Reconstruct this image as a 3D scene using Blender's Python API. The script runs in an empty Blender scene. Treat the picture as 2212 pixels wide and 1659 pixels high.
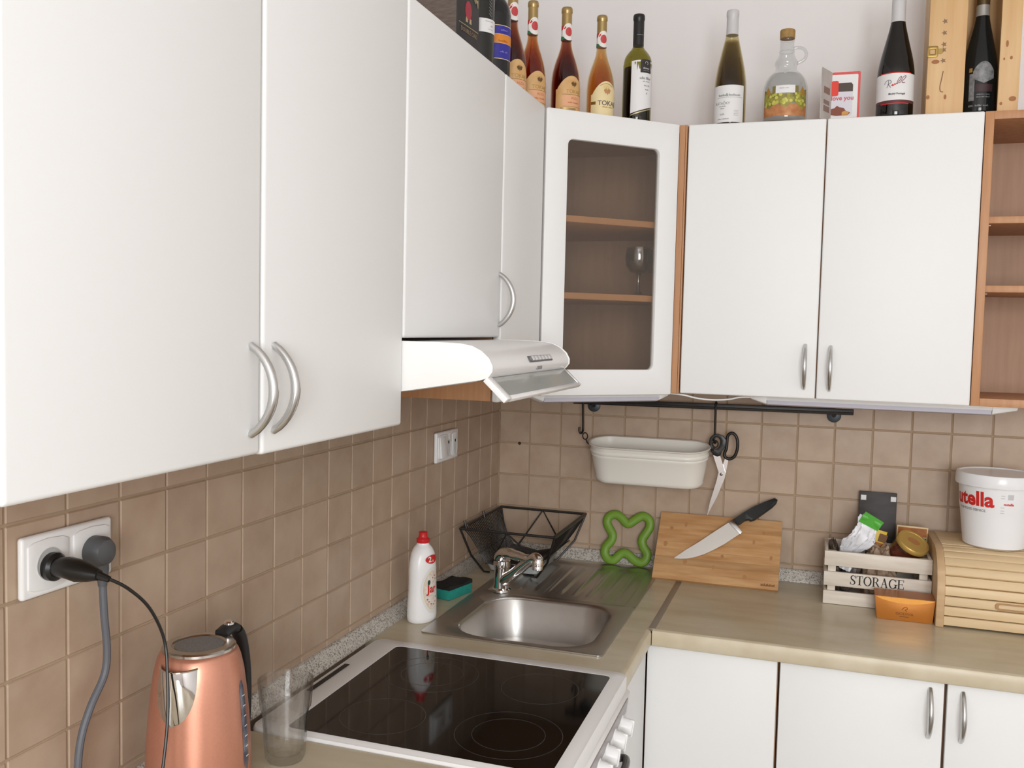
import bpy, bmesh, math, random
from mathutils import Vector, Matrix, Euler
random.seed(7)
PI = math.pi
sc = bpy.context.scene
COL = sc.collection

# ------------------------------------------------------------------ camera, world, lights, exposure
cam_d = bpy.data.cameras.new('camera'); cam = bpy.data.objects.new('camera', cam_d); COL.objects.link(cam)
FPX = 2001.41
cam_d.sensor_fit = 'HORIZONTAL'; cam_d.sensor_width = 36.0; cam_d.lens = 36.0 * FPX / 2212.0
cam_d.clip_start = 0.02
_R = ((0.94838, 0.31629, 0.02329), (0.04132, -0.05043, -0.99787), (-0.31444, 0.94732, -0.06089))
cam.matrix_world = Matrix(((_R[0][0], -_R[1][0], -_R[2][0], 0.9526),
                           (_R[0][1], -_R[1][1], -_R[2][1], -2.7545),
                           (_R[0][2], -_R[1][2], -_R[2][2], 1.6074), (0, 0, 0, 1)))
sc.camera = cam
CAMXY = (0.9526, -2.7545)

world = bpy.data.worlds.new('overcast_sky'); sc.world = world
try: world.use_nodes = True
except Exception: pass
bg = world.node_tree.nodes.get('Background')
bg.inputs[0].default_value = (0.80, 0.90, 1.0, 1); bg.inputs[1].default_value = 1.0

def area(name, loc, rot, sx, sy, power, color):
    l = bpy.data.lights.new(name, 'AREA'); l.shape = 'RECTANGLE'; l.size = sx; l.size_y = sy
    l.energy = power; l.color = color
    o = bpy.data.objects.new(name, l); COL.objects.link(o); o.location = loc; o.rotation_euler = rot
    return o
# daylight entering through the two sashes of the window behind the camera (facing +y)
ROOM_X, ROOM_Y, ROOM_Z = 3.3, -4.7, 2.9
WIN = (1.00, 2.40, 0.95, 2.60)
area('window_daylight', (1.35, ROOM_Y + 0.02, 1.775), (-PI/2, 0, PI), 0.60, 1.53, 55, (0.965, 0.985, 1.0))
area('window_daylight', (2.05, ROOM_Y + 0.02, 1.775), (-PI/2, 0, PI), 0.60, 1.53, 55, (0.965, 0.985, 1.0))

sc.view_settings.view_transform = 'Standard'; sc.view_settings.look = 'None'
sc.view_settings.gamma = 1.0; sc.view_settings.use_curve_mapping = False
sc.view_settings.exposure = -0.40

# ------------------------------------------------------------------ mesh helpers
class M:
    def __init__(s): s.v = []; s.f = []
    def add(s, vs, fs):
        n = len(s.v); s.v += [tuple(p) for p in vs]; s.f += [tuple(i + n for i in q) for q in fs]; return s
    def box(s, x0, x1, y0, y1, z0, z1):
        if x0 > x1: x0, x1 = x1, x0
        if y0 > y1: y0, y1 = y1, y0
        if z0 > z1: z0, z1 = z1, z0
        return s.add([(x0,y0,z0),(x1,y0,z0),(x1,y1,z0),(x0,y1,z0),(x0,y0,z1),(x1,y0,z1),(x1,y1,z1),(x0,y1,z1)],
                     [(3,2,1,0),(4,5,6,7),(0,1,5,4),(1,2,6,5),(2,3,7,6),(3,0,4,7)])
    def prism(s, poly, axis, a, b):
        def P(p, t):
            if axis == 'x': return (t, p[0], p[1])
            if axis == 'y': return (p[0], t, p[1])
            return (p[0], p[1], t)
        n = len(poly)
        vs = [P(p, a) for p in poly] + [P(p, b) for p in poly]
        fs = [tuple(range(n)), tuple(range(2*n-1, n-1, -1))] + [(i, (i+1) % n, n+(i+1) % n, n+i) for i in range(n)]
        return s.add(vs, fs)
    def lathe(s, prof, seg=32, cap=True, sx=1.0, sy=1.0):
        vs = []; fs = []; m = len(prof)
        for i in range(seg):
            a = 2*PI*i/seg
            for r, z in prof: vs.append((r*math.cos(a)*sx, r*math.sin(a)*sy, z))
        for i in range(seg):
            j = (i+1) % seg
            for k in range(m-1): fs.append((i*m+k, j*m+k, j*m+k+1, i*m+k+1))
        if cap:
            if prof[0][0] > 1e-5: fs.append(tuple(i*m for i in range(seg))[::-1])
            if prof[-1][0] > 1e-5: fs.append(tuple(i*m+m-1 for i in range(seg)))
        return s.add(vs, fs)
    def tube(s, pts, r, seg=8, closed=False, flat=1.0, up=None):
        P = [Vector(p) for p in pts]; n = len(P); vs = []; fs = []
        rad = r if isinstance(r, (list, tuple)) else [r]*n
        T = []
        for i in range(n):
            if closed: t = P[(i+1) % n]-P[i-1]
            else: t = P[min(i+1, n-1)]-P[max(i-1, 0)]
            T.append(t.normalized() if t.length > 1e-9 else Vector((0,0,1)))
        N = Vector(up) if up else (Vector((0,0,1)) if abs(T[0].z) < .9 else Vector((1,0,0)))
        for i in range(n):
            if up: N = Vector(up)
            N = N-T[i]*N.dot(T[i])
            if N.length < 1e-6: N = T[i].orthogonal()
            N.normalize(); B = T[i].cross(N)
            for k in range(seg):
                a = 2*PI*k/seg; q = P[i]+N*(math.cos(a)*rad[i]*flat)+B*(math.sin(a)*rad[i]); vs.append(q[:])
        m = n if closed else n-1
        for i in range(m):
            j = (i+1) % n
            for k in range(seg):
                l = (k+1) % seg; fs.append((i*seg+k, i*seg+l, j*seg+l, j*seg+k))
        if not closed:
            fs.append(tuple(range(seg))[::-1]); fs.append(tuple((n-1)*seg+k for k in range(seg)))
        return s.add(vs, fs)
    def grid(s, fn, nu, nv, cu=False):
        vs = [fn(i/(nu if cu else nu-1), j/(nv-1)) for i in range(nu) for j in range(nv)]; fs = []
        for i in range(nu if cu else nu-1):
            k = (i+1) % nu
            for j in range(nv-1): fs.append((i*nv+j, k*nv+j, k*nv+j+1, i*nv+j+1))
        return s.add(vs, fs)
    def ring(s, outer, inner, axis, a, b):
        # flat plate with a hole; outer and inner have the same number of points
        n = len(outer)
        def P(p, t):
            if axis == 'x': return (t, p[0], p[1])
            if axis == 'y': return (p[0], t, p[1])
            return (p[0], p[1], t)
        vs = [P(p, a) for p in outer]+[P(p, a) for p in inner]+[P(p, b) for p in outer]+[P(p, b) for p in inner]
        fs = []
        for i in range(n):
            j = (i+1) % n
            fs += [(i, j, n+j, n+i), (2*n+j, 2*n+i, 3*n+i, 3*n+j), (i, 2*n+i, 2*n+j, j), (n+i, n+j, 3*n+j, 3*n+i)]
        return s.add(vs, fs)
    def xf(s, mat):
        s.v = [tuple(mat @ Vector(p)) for p in s.v]; return s

def smooth_path(pts, sub=6, closed=False):
    P = [Vector(p) for p in pts]; n = len(P); out = []
    rng = n if closed else n-1
    for i in range(rng):
        p0 = P[i-1] if (closed or i > 0) else P[0]; p1 = P[i]; p2 = P[(i+1) % n]
        p3 = P[(i+2) % n] if (closed or i+2 < n) else P[-1]
        for k in range(sub):
            t = k/sub
            out.append(.5*((2*p1)+(p2-p0)*t+(2*p0-5*p1+4*p2-p3)*t*t+(3*p1-p0-3*p2+p3)*t**3))
    if not closed: out.append(P[-1])
    return [tuple(q) for q in out]

def rrect(x0, x1, y0, y1, r, seg=5):
    pts = []
    for cx, cy, a0 in ((x1-r, y1-r, 0), (x0+r, y1-r, 90), (x0+r, y0+r, 180), (x1-r, y0+r, 270)):
        for k in range(seg+1):
            a = math.radians(a0+90*k/seg); pts.append((cx+r*math.cos(a), cy+r*math.sin(a)))
    return pts

def mesh_of(name, m, mat, bevel=0.0, bseg=2, ang=35, smooth=True, merge=True):
    me = bpy.data.meshes.new(name); bm = bmesh.new()
    vs = [bm.verts.new(p) for p in m.v]
    for f in m.f:
        q = []
        for i in f:
            if not q or vs[i] is not q[-1]: q.append(vs[i])
        if len(q) > 2:
            try: bm.faces.new(q)
            except ValueError: pass
    if merge: bmesh.ops.remove_doubles(bm, verts=bm.verts[:], dist=1e-5)
    bmesh.ops.recalc_face_normals(bm, faces=bm.faces[:])
    if bevel > 0:
        es = [e for e in bm.edges if len(e.link_faces) == 2 and e.calc_face_angle(0) > math.radians(40)]
        bmesh.ops.bevel(bm, geom=es, offset=bevel, segments=bseg, profile=.5, affect='EDGES', clamp_overlap=True)
    if smooth:
        for f in bm.faces: f.smooth = True
        for e in bm.edges:
            if len(e.link_faces) == 2: e.smooth = e.calc_face_angle(0) < math.radians(ang)
    bm.to_mesh(me); bm.free()
    if mat: me.materials.append(mat)
    return me

def obj(name, m, mat, parent=None, loc=None, rot=None, **kw):
    o = bpy.data.objects.new(name, m if isinstance(m, bpy.types.Mesh) else mesh_of(name, m, mat, **kw)); COL.objects.link(o)
    if parent: o.parent = parent
    if loc: o.location = loc
    if rot: o.rotation_euler = rot
    return o
def tag(o, label, cat, group=None, kind=None):
    o['label'] = label
    if cat: o['category'] = cat
    if group: o['group'] = group
    if kind: o['kind'] = kind
    return o
def thing(name, label, cat, loc=(0,0,0), rz=0, group=None, rot=None):
    o = bpy.data.objects.new(name, None); COL.objects.link(o); o.empty_display_size = .05
    o.location = loc; o.rotation_euler = rot if rot else (0, 0, rz)
    return tag(o, label, cat, group)
def struct(name, m, mat, label, cat, **kw):
    return tag(obj(name, m, mat, **kw), label, cat, kind='structure')

# ------------------------------------------------------------------ materials
MATS = {}
def srgb(r, g, b): return tuple(((c/255+.055)/1.055)**2.4 if c/255 > .04045 else c/255/12.92 for c in (r, g, b))
def mat(name, col, rough=.5, metal=0.0, spec=.5, coat=0.0, noise=None, bump=None, rnd=0.0, trans=0.0, ior=1.45, aniso=0.0, sheen=0.0):
    """noise=(scale, amount, second colour or None, detail, stretch xyz); bump=(scale, strength, distance)"""
    if name in MATS: return MATS[name]
    m = bpy.data.materials.new(name)
    try: m.use_nodes = True
    except Exception: pass
    nt = m.node_tree; N = nt.nodes; L = nt.links; b = N['Principled BSDF']
    b.inputs['Base Color'].default_value = (*col, 1); b.inputs['Roughness'].default_value = rough
    b.inputs['Metallic'].default_value = metal; b.inputs['IOR'].default_value = ior
    b.inputs['Specular IOR Level'].default_value = spec; b.inputs['Coat Weight'].default_value = coat
    b.inputs['Transmission Weight'].default_value = trans; b.inputs['Anisotropic'].default_value = aniso
    tc = N.new('ShaderNodeTexCoord'); last = None
    if noise:
        sc_, amt, c2, det, st = (list(noise)+[None]*5)[:5]
        mp = N.new('ShaderNodeMapping'); mp.inputs['Scale'].default_value = st or (1,1,1); L.new(tc.outputs['Object'], mp.inputs[0])
        if rnd:
            oi0 = N.new('ShaderNodeObjectInfo'); vm = N.new('ShaderNodeVectorMath'); vm.operation = 'SCALE'; vm.inputs['Scale'].default_value = 13.0
            cb = N.new('ShaderNodeCombineXYZ'); L.new(oi0.outputs['Random'], cb.inputs[0]); L.new(oi0.outputs['Random'], cb.inputs[1])
            L.new(cb.outputs[0], vm.inputs[0]); L.new(vm.outputs[0], mp.inputs['Location'])
        nz = N.new('ShaderNodeTexNoise'); nz.inputs['Scale'].default_value = sc_; nz.inputs['Detail'].default_value = det or 4
        L.new(mp.outputs[0], nz.inputs['Vector'])
        rp = N.new('ShaderNodeValToRGB'); lo, hi = .5-.5*amt, .5+.5*amt
        rp.color_ramp.elements[0].position = max(0, .5-.22); rp.color_ramp.elements[1].position = min(1, .5+.22)
        c2 = c2 or tuple(c*(1-amt) for c in col)
        rp.color_ramp.elements[0].color = (*c2, 1); rp.color_ramp.elements[1].color = (*col, 1)
        L.new(nz.outputs['Fac'], rp.inputs[0]); last = rp.outputs[0]
    if rnd:
        oi = N.new('ShaderNodeObjectInfo'); hs = N.new('ShaderNodeHueSaturation')
        mr = N.new('ShaderNodeMapRange'); mr.inputs['To Min'].default_value = 1-rnd; mr.inputs['To Max'].default_value = 1+rnd
        L.new(oi.outputs['Random'], mr.inputs['Value']); L.new(mr.outputs[0], hs.inputs['Value'])
        if last: L.new(last, hs.inputs['Color'])
        else: hs.inputs['Color'].default_value = (*col, 1)
        last = hs.outputs[0]
    if last: L.new(last, b.inputs['Base Color'])
    if bump:
        nb = N.new('ShaderNodeTexNoise'); nb.inputs['Scale'].default_value = bump[0]; nb.inputs['Detail'].default_value = 3
        L.new(tc.outputs['Object'], nb.inputs['Vector'])
        bn = N.new('ShaderNodeBump'); bn.inputs['Strength'].default_value = bump[1]; bn.inputs['Distance'].default_value = bump[2]
        L.new(nb.outputs['Fac'], bn.inputs['Height']); L.new(bn.outputs[0], b.inputs['Normal'])
    MATS[name] = m; return m

def glassy(name, tint, refl=.05, rough=.02, body=0.0, bodycol=(0,0,0), absorb=None, edge=None):
    """thin clear or tinted glass: tinted see-through with a glossy skin; body adds some diffuse colour (cloudy liquid)"""
    if name in MATS: return MATS[name]
    m = bpy.data.materials.new(name)
    try: m.use_nodes = True
    except Exception: pass
    nt = m.node_tree; N = nt.nodes; L = nt.links; N.remove(N['Principled BSDF']); out = N['Material Output']
    tr = N.new('ShaderNodeBsdfTransparent'); tr.inputs[0].default_value = (*tint, 1)
    gl = N.new('ShaderNodeBsdfGlossy'); gl.inputs['Roughness'].default_value = rough; gl.inputs[0].default_value = (.95,.95,.95,1)
    lw = N.new('ShaderNodeLayerWeight'); lw.inputs[0].default_value = .5
    pw = N.new('ShaderNodeMath'); pw.operation = 'POWER'; pw.inputs[1].default_value = 4.0; L.new(lw.outputs['Facing'], pw.inputs[0])
    ma = N.new('ShaderNodeMath'); ma.operation = 'MULTIPLY_ADD'; ma.inputs[1].default_value = .55; ma.inputs[2].default_value = refl; L.new(pw.outputs[0], ma.inputs[0])
    base = tr.outputs[0]
    if edge:
        cm = N.new('ShaderNodeMix'); cm.data_type = 'RGBA'; L.new(pw.outputs[0], cm.inputs[0]); cm.inputs[6].default_value = (*tint, 1); cm.inputs[7].default_value = (*edge, 1); L.new(cm.outputs[2], tr.inputs[0])
    if absorb:
        mx_ = max(absorb); va = N.new('ShaderNodeVolumeAbsorption'); va.inputs['Density'].default_value = mx_
        va.inputs['Color'].default_value = (*[1-a_/mx_ for a_ in absorb], 1); L.new(va.outputs[0], out.inputs['Volume'])
    if body > 0:
        df = N.new('ShaderNodeBsdfDiffuse'); df.inputs[0].default_value = (*bodycol, 1)
        mb = N.new('ShaderNodeMixShader'); mb.inputs[0].default_value = body; L.new(tr.outputs[0], mb.inputs[1]); L.new(df.outputs[0], mb.inputs[2]); base = mb.outputs[0]
    mx = N.new('ShaderNodeMixShader'); L.new(ma.outputs[0], mx.inputs[0]); L.new(base, mx.inputs[1]); L.new(gl.outputs[0], mx.inputs[2])
    L.new(mx.outputs[0], out.inputs[0]); MATS[name] = m; return m

def speckle(name, c1, c2, c3, scale):
    m = bpy.data.materials.new(name)
    try: m.use_nodes = True
    except Exception: pass
    nt = m.node_tree; N = nt.nodes; L = nt.links; b = N['Principled BSDF']
    tc = N.new('ShaderNodeTexCoord'); v = N.new('ShaderNodeTexVoronoi'); v.inputs['Scale'].default_value = scale
    L.new(tc.outputs['Object'], v.inputs['Vector'])
    sp = N.new('ShaderNodeSeparateColor'); L.new(v.outputs['Color'], sp.inputs[0])
    rp = N.new('ShaderNodeValToRGB'); rp.color_ramp.interpolation = 'CONSTANT'
    e = rp.color_ramp.elements; e[0].color = (*c1, 1); e[1].position = .45; e[1].color = (*c2, 1)
    n = e.new(.8); n.color = (*c3, 1)
    L.new(sp.outputs[0], rp.inputs[0]); L.new(rp.outputs[0], b.inputs['Base Color']); b.inputs['Roughness'].default_value = .35
    return m

white_wall = mat('white_plaster', (.90,.872,.858), .9, noise=(3,.03), bump=(60,.15,.002))
tile_m = mat('beige_tile', srgb(190,168,146), .42, noise=(14,.13,srgb(174,149,127),5), bump=(90,.12,.001), rnd=.05)
grout_m = mat('beige_grout', srgb(176,152,126), .9, noise=(30,.1))
granite_m = speckle('granite_strip', srgb(206,201,192), srgb(184,178,168), srgb(138,131,122), 380)
work_m = mat('beige_worktop', srgb(208,198,174), .24, noise=(6,.16,srgb(186,172,144),6,(.6,2.2,1)), spec=.5)
work_lit_m = mat('beige_worktop_lit_edge', srgb(214,203,178), .35, noise=(16,.1,srgb(198,184,156),6))  # worktop colour lightened: window light on the front edge is painted in
door_m = mat('white_lacquer', (.84,.837,.822), .45, spec=.38, bump=(25,.02,.001))
beech_m = mat('beech_board', srgb(196,146,104), .45, noise=(9,.12,srgb(180,128,88),5,(8,8,.6)))
beechd_m = mat('beech_back_panel', srgb(186,150,124), .6, noise=(9,.08,srgb(176,140,114),5,(8,8,.6)))
metal_m = mat('brushed_handle', (.62,.62,.61), .28, metal=1.0)
hoodw_m = mat('hood_white', (.85,.835,.82), .3)
black_m = mat('black_metal', (.018,.015,.013), .4)
dark_m = mat('dark_gap', (.03,.022,.018), .7)
steel_m = mat('stainless_steel', (.54,.525,.50), .34, metal=1.0, noise=(40,.06,None,3,(1,.05,1)))
chrome_m = mat('chrome', (.85,.85,.85), .06, metal=1.0)
plasticw_m = mat('white_plastic', (.86,.86,.85), .3)
pine_m = mat('pine_wood', srgb(230,206,166), .5, noise=(5,.2,srgb(216,186,142),6,(.6,9,9)), rnd=.04)
pinev_m = mat('pine_wood_upright', srgb(220,184,134), .5, noise=(5,.25,srgb(204,160,108),6,(9,9,.6)))
knot_m = mat('pine_knot', srgb(160,104,62), .6)
bamboo_m = mat('bamboo', srgb(206,164,116), .5, noise=(6,.25,srgb(176,128,80),5,(1.4,9,9)), rnd=.13)
copper_m = mat('copper_paint', srgb(212,150,126), .33, metal=.6, noise=(300,.06))
paper_m = mat('label_white', (.80,.79,.78), .6)
ink_m = mat('ink_dark', (.03,.028,.025), .6)
inkg_m = mat('ink_grey', (.28,.28,.28), .6)
red_m = mat('red_print', srgb(205,40,36), .45)

# ------------------------------------------------------------------ lettering
_tc = {}
def text_geo(s, size, bold=0.0, align='CENTER'):
    key = (s, size, bold, align)
    if key not in _tc:
        cu = bpy.data.curves.new('txt', 'FONT'); cu.body = s; cu.size = size; cu.align_x = align; cu.align_y = 'CENTER'
        cu.resolution_u = 3; cu.offset = bold
        o = bpy.data.objects.new('txt', cu); COL.objects.link(o); bpy.context.view_layer.update()
        me = bpy.data.meshes.new_from_object(o.evaluated_get(bpy.context.evaluated_depsgraph_get()))
        _tc[key] = ([v.co[:2] for v in me.vertices], [tuple(p.vertices) for p in me.polygons])
        bpy.data.objects.remove(o); bpy.data.curves.remove(cu); bpy.data.meshes.remove(me)
    return _tc[key]
def letters(s, size, fn, material, parent, bold=0.0, name='lettering', align='CENTER', sx=1.0):
    vs, fs = text_geo(s, size, bold, align); m = M(); m.add([fn(x*sx, y) for x, y in vs], fs)
    return obj(name, m, material, parent, smooth=False, merge=False)
def cyl(R, phi, z, off=.0008):
    """maps flat (x, y) onto an upright cylinder of radius R about the local z axis, centred at angle phi and height z"""
    RR = R if callable(R) else (lambda h: R)
    def f(x, y):
        r = RR(z+y)+off; a = phi+x/RR(z+y); return (r*math.cos(a), r*math.sin(a), z+y)
    return f
def plane(o, u, v, off=0.0):
    o = Vector(o); u = Vector(u).normalized(); v = Vector(v).normalized(); n = u.cross(v)
    return lambda x, y: tuple(o+u*x+v*y+n*off)
def patch(R, phi, half, z0, z1, off=.0005, n=16, m=2):
    """cylindrical label patch; z0 / z1 may be functions of t in [-1, 1]"""
    f0 = z0 if callable(z0) else (lambda t: z0); f1 = z1 if callable(z1) else (lambda t: z1)
    RR = R if callable(R) else (lambda h: R)
    def g(u, v):
        t = 2*u-1; z = f0(t)+(f1(t)-f0(t))*v; r = RR(z)+off; a = phi+t*half
        return (r*math.cos(a), r*math.sin(a), z)
    return M().grid(g, n+1, m)

# ------------------------------------------------------------------ room shell
Z_CT = 0.90           # worktop surface
S = 0.1; H0 = 0.946   # tile module, a grout line height
struct('floor', M().box(-.2, ROOM_X+.2, ROOM_Y-.2, .2, -.1, 0), mat('grey_floor', srgb(150,135,118), .4, noise=(4,.1)), 'tiled kitchen floor, out of view below the units', 'floor')
struct('ceiling', M().box(-.2, ROOM_X+.2, ROOM_Y-.2, .2, ROOM_Z, ROOM_Z+.1), white_wall, 'white ceiling above the kitchen, out of view', 'ceiling')
wl = struct('wall_left', M().box(-.2, -.004, ROOM_Y-.2, .2, 0, ROOM_Z), white_wall, 'left wall with square beige tiles below the wall cabinets', 'wall')
wb = struct('wall_back', M().box(-.004, ROOM_X, -.004+.004+.004, .2, 0, ROOM_Z), white_wall, 'back wall, white plaster above and square beige tiles below the cabinets', 'wall')
struct('wall_right', M().box(ROOM_X, ROOM_X+.2, ROOM_Y-.2, .2, 0, ROOM_Z), white_wall, 'white right-hand wall outside the picture', 'wall')
fw = M(); x0, x1, z0, z1 = WIN
fw.box(-.004, x0, ROOM_Y-.2, ROOM_Y, 0, ROOM_Z).box(x1, ROOM_X, ROOM_Y-.2, ROOM_Y, 0, ROOM_Z).box(x0, x1, ROOM_Y-.2, ROOM_Y, 0, z0).box(x0, x1, ROOM_Y-.2, ROOM_Y, z1, ROOM_Z)
struct('wall_front', fw, white_wall, 'white wall with the window, behind the viewer', 'wall')
wf = M().ring([(x0,z0),(x1,z0),(x1,z1),(x0,z1)], [(x0+.06,z0+.06),(x1-.06,z0+.06),(x1-.06,z1-.06),(x0+.06,z1-.06)], 'y', ROOM_Y-.09, ROOM_Y-.03)
wf.box((x0+x1)/2-.05, (x0+x1)/2+.05, ROOM_Y-.09, ROOM_Y-.03, z0+.06, z1-.06)
struct('window_1', wf, plasticw_m, 'white two-sash window behind the viewer', 'window')

# grout beds and tiles
obj('grout', M().box(-.004, -.0025, -2.62, .004, .80, 1.56), grout_m, wl)
obj('grout', M().box(-.004, 2.2, .0025, .004, .80, 1.56), grout_m, wb)
G = .0017
_tm = {}
def tile_mesh(w, h):
    k = (round(w, 4), round(h, 4))
    if k not in _tm:
        m = M().box(-w/2, w/2, -h/2, h/2, -.005, 0); _tm[k] = mesh_of('tile', m, tile_m, bevel=.0016, bseg=1)
    return _tm[k]
rows = [(H0-S, H0)]+[(H0+S*j, H0+S*(j+1)) for j in range(6)]
ledges = [0]+[S*i-.028 for i in range(1, 25)]
for a, b in zip(ledges, ledges[1:]):
    for c, d in rows:
        w, h = b-a-2*G, d-c-2*G
        o = obj('tile', tile_mesh(w, h), None, wl, loc=(random.uniform(-.0004, .0003), -(a+b)/2, (c+d)/2))
        o.rotation_euler = (PI/2, 0, PI/2)
bedges = [S*i for i in range(0, 20)]
for a, b in zip(bedges, bedges[1:]):
    for c, d in rows:
        w, h = b-a-2*G, d-c-2*G
        o = obj('tile', tile_mesh(w, h), None, wb, loc=((a+b)/2, random.uniform(-.0003, .0004), (c+d)/2)); o.rotation_euler = (PI/2, 0, 0)
obj('stain', M().lathe([(0, -.0005), (.005, 0), (.0045, .0012), (0, .0018)], 12), mat('rust_stain', srgb(70,45,30), .8), wb, loc=(.068, -.0005, 1.245), rot=(PI/2, 0, 0))

# sealing strips along the worktop
prof = [(0, Z_CT), (.022, Z_CT), (.020, .905), (.006, .932), (0, .934)]
struct('trim_1', M().prism([(p[0], p[1]) for p in prof], 'y', -2.6, -.002), granite_m, 'grey speckled sealing strip where worktop meets the left wall', 'sealing strip', bevel=.001)
struct('trim_2', M().prism([(-p[0], p[1]) for p in prof], 'x', .002, 2.2), granite_m, 'grey speckled sealing strip where worktop meets the back wall', 'sealing strip', bevel=.001)

# ------------------------------------------------------------------ worktops and sink
def edge_strip(axis, a, b, sgn=1):
    # post-formed front edge, 38 mm thick, local 0 at the front
    pr = [(-.012, .862), (-.002, .862), (0, .866), (0, .892), (-.0025, .8975), (-.008, Z_CT), (-.012, Z_CT)]
    return pr
SX0, SX1, SY0, SY1 = .103, .532, -.827, -.047       # sink outline
hx0, hx1, hy0, hy1 = SX0+.015, SX1-.015, SY0+.015, SY1-.015
w = M()
w.box(.001, hx0, -.900, -.001, .862, Z_CT).box(hx1, .588, -.900, -.001, .862, Z_CT).box(hx0, hx1, -.900, hy0, .862, Z_CT).box(hx0, hx1, hy1, -.001, .862, Z_CT)
wt1 = tag(obj('worktop', w, work_m, smooth=False, merge=False), 'beige stone-look worktop around the steel sink', 'worktop', 'worktops')
obj('front_edge', M().prism([(.6+p[0], p[1]) for p in edge_strip('y', 0, 0)], 'y', -.900, -.60), work_lit_m, wt1)
obj('worktop_corner', M().box(.588, .5925, -.60, -.001, .862, Z_CT), work_m, wt1, smooth=False)
w2 = tag(obj('worktop', M().box(.6, 2.2, -.588, -.001, .862, Z_CT), work_m, smooth=False), 'beige stone-look worktop along the back wall under the crate', 'worktop', 'worktops')
obj('front_edge', M().prism([(-(.6+p[0]), p[1]) for p in edge_strip('x', 0, 0)], 'x', .6015, 2.2), work_lit_m, w2)
obj('joint_strip', M().box(.5915, .6075, -.592, -.022, .894, Z_CT+.0012), mat('joint_metal', srgb(150,138,124), .4, metal=.3), w2, bevel=.0005)
w3 = tag(obj('worktop', M().box(.001, .588, -2.6, -1.408, .862, Z_CT), work_m, smooth=False), 'beige stone-look worktop under the copper kettle', 'worktop', 'worktops')
obj('front_edge', M().prism([(.6+p[0], p[1]) for p in edge_strip('y', 0, 0)], 'y', -2.6, -1.408), work_lit_m, w3)

# sink: rim, bowl, drainer with ridges
sk = thing('sink', 'stainless steel inset sink with bowl and ribbed drainer', 'sink', (0, 0, Z_CT))
BX0, BX1, BY0, BY1 = .160, .492, -.802, -.468
def rr(x0, x1, y0, y1, r): return rrect(x0, x1, y0, y1, r, 7)
out = rr(SX0, SX1, SY0, BY1+.02, .012)
bowl = rr(BX0, BX1, BY0, BY1, .085)
m = M()
lv = [(out, .0005), (out, .0035), (rr(SX0+.004, SX1-.004, SY0+.004, BY1+.018, .012), .0042), (rr(SX0+.022, SX1-.022, SY0+.022, BY1+.005, .06), .002), (bowl, .0015), (rr(BX0+.006, BX1-.006, BY0+.006, BY1-.006, .08), -.006), (rr(BX0+.016, BX1-.016, BY0+.016, BY1-.016, .075), -.10), (rr(BX0+.03, BX1-.03, BY0+.03, BY1-.03, .065), -.132), (rr(BX0+.06, BX1-.06, BY0+.06, BY1-.06, .05), -.142)]
for (p, z), (q, y) in zip(lv, lv[1:]):
    n = len(p); m.add([(a, b, z) for a, b in p]+[(a, b, y) for a, b in q], [(i, (i+1) % n, n+(i+1) % n, n+i) for i in range(n)])
m.add([(a, b, -.142) for a, b in lv[-1][0]], [tuple(range(len(bowl)))])
obj('bowl', m, steel_m, sk, ang=50)
def drainer_h(x, y):
    ux = (x-SX0)/(SX1-SX0); h = .0035
    ex = min(x-SX0, SX1-x, SY1-y)
    if ex < .006: return .0025+.001*ex/.006
    if ex < .03: h = .0035-.0015*(ex-.006)/.024
    else:
        h = -.001
        k = (x-SX0-.045)/.038; fr = k-math.floor(k)
        if .045 < x-SX0 < SX1-SX0-.04 and -.40 < y < -.10:
            h += .004*max(0, 1-abs(fr-.5)/.2)*min(1, (y+.40)/.02, (-.10-y)/.02)
    return h
yb = BY1+.02
m = M().grid(lambda u, v: (SX0+(SX1-SX0)*u, yb+(SY1-yb)*v, drainer_h(SX0+(SX1-SX0)*u, yb+(SY1-yb)*v) if v > 0 else .0035), 140, 48)
obj('drainer', m, steel_m, sk, ang=50)
obj('drain_plug', M().lathe([(.0, .004), (.02, .004), (.034, .002), (.036, 0)], 24), chrome_m, sk, loc=(.326, -.635, -.142))

# tap
tp = thing('mixer_tap', 'chrome single-lever mixer tap on the steel sink', 'tap', (.168, -.440, Z_CT+.0035), math.radians(-36))
obj('base', M().lathe([(.026, 0), (.026, .006), (.022, .010), (.021, .02)], 28), chrome_m, tp)
obj('column', M().lathe([(.0215, .014), (.0205, .03), (.0205, .064), (.0228, .066), (.0230, .074), (.0225, .082)], 28), chrome_m, tp)
obj('lever', M().tube(smooth_path([(-.004, 0, .076), (-.003, 0, .09), (.01, 0, .103), (.04, 0, .108), (.08, 0, .109), (.118, 0, .112), (.128, 0, .113)], 4), [.0225]*5+[.023]*4+[.021]*4+[.018]*4+[.015]*4+[.013]*3+[.010], 14, flat=.70, up=(0, 0, 1)), chrome_m, tp, ang=60)
obj('spout', M().tube(smooth_path([(.008, 0, .028), (.05, 0, .056), (.10, 0, .092), (.135, 0, .116), (.152, 0, .121), (.160, 0, .116)], 4), [.016]*4+[.0145]*4+[.013]*5+[.0135]*4+[.0135]*4, 14), chrome_m, tp, ang=60)
obj('aerator', M().lathe([(.0125, 0), (.0135, .001), (.0135, .010), (.0125, .0115), (.0142, .012), (.0142, .022), (.012, .028)], 24), chrome_m, tp, loc=(.156, 0, .092))

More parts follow.
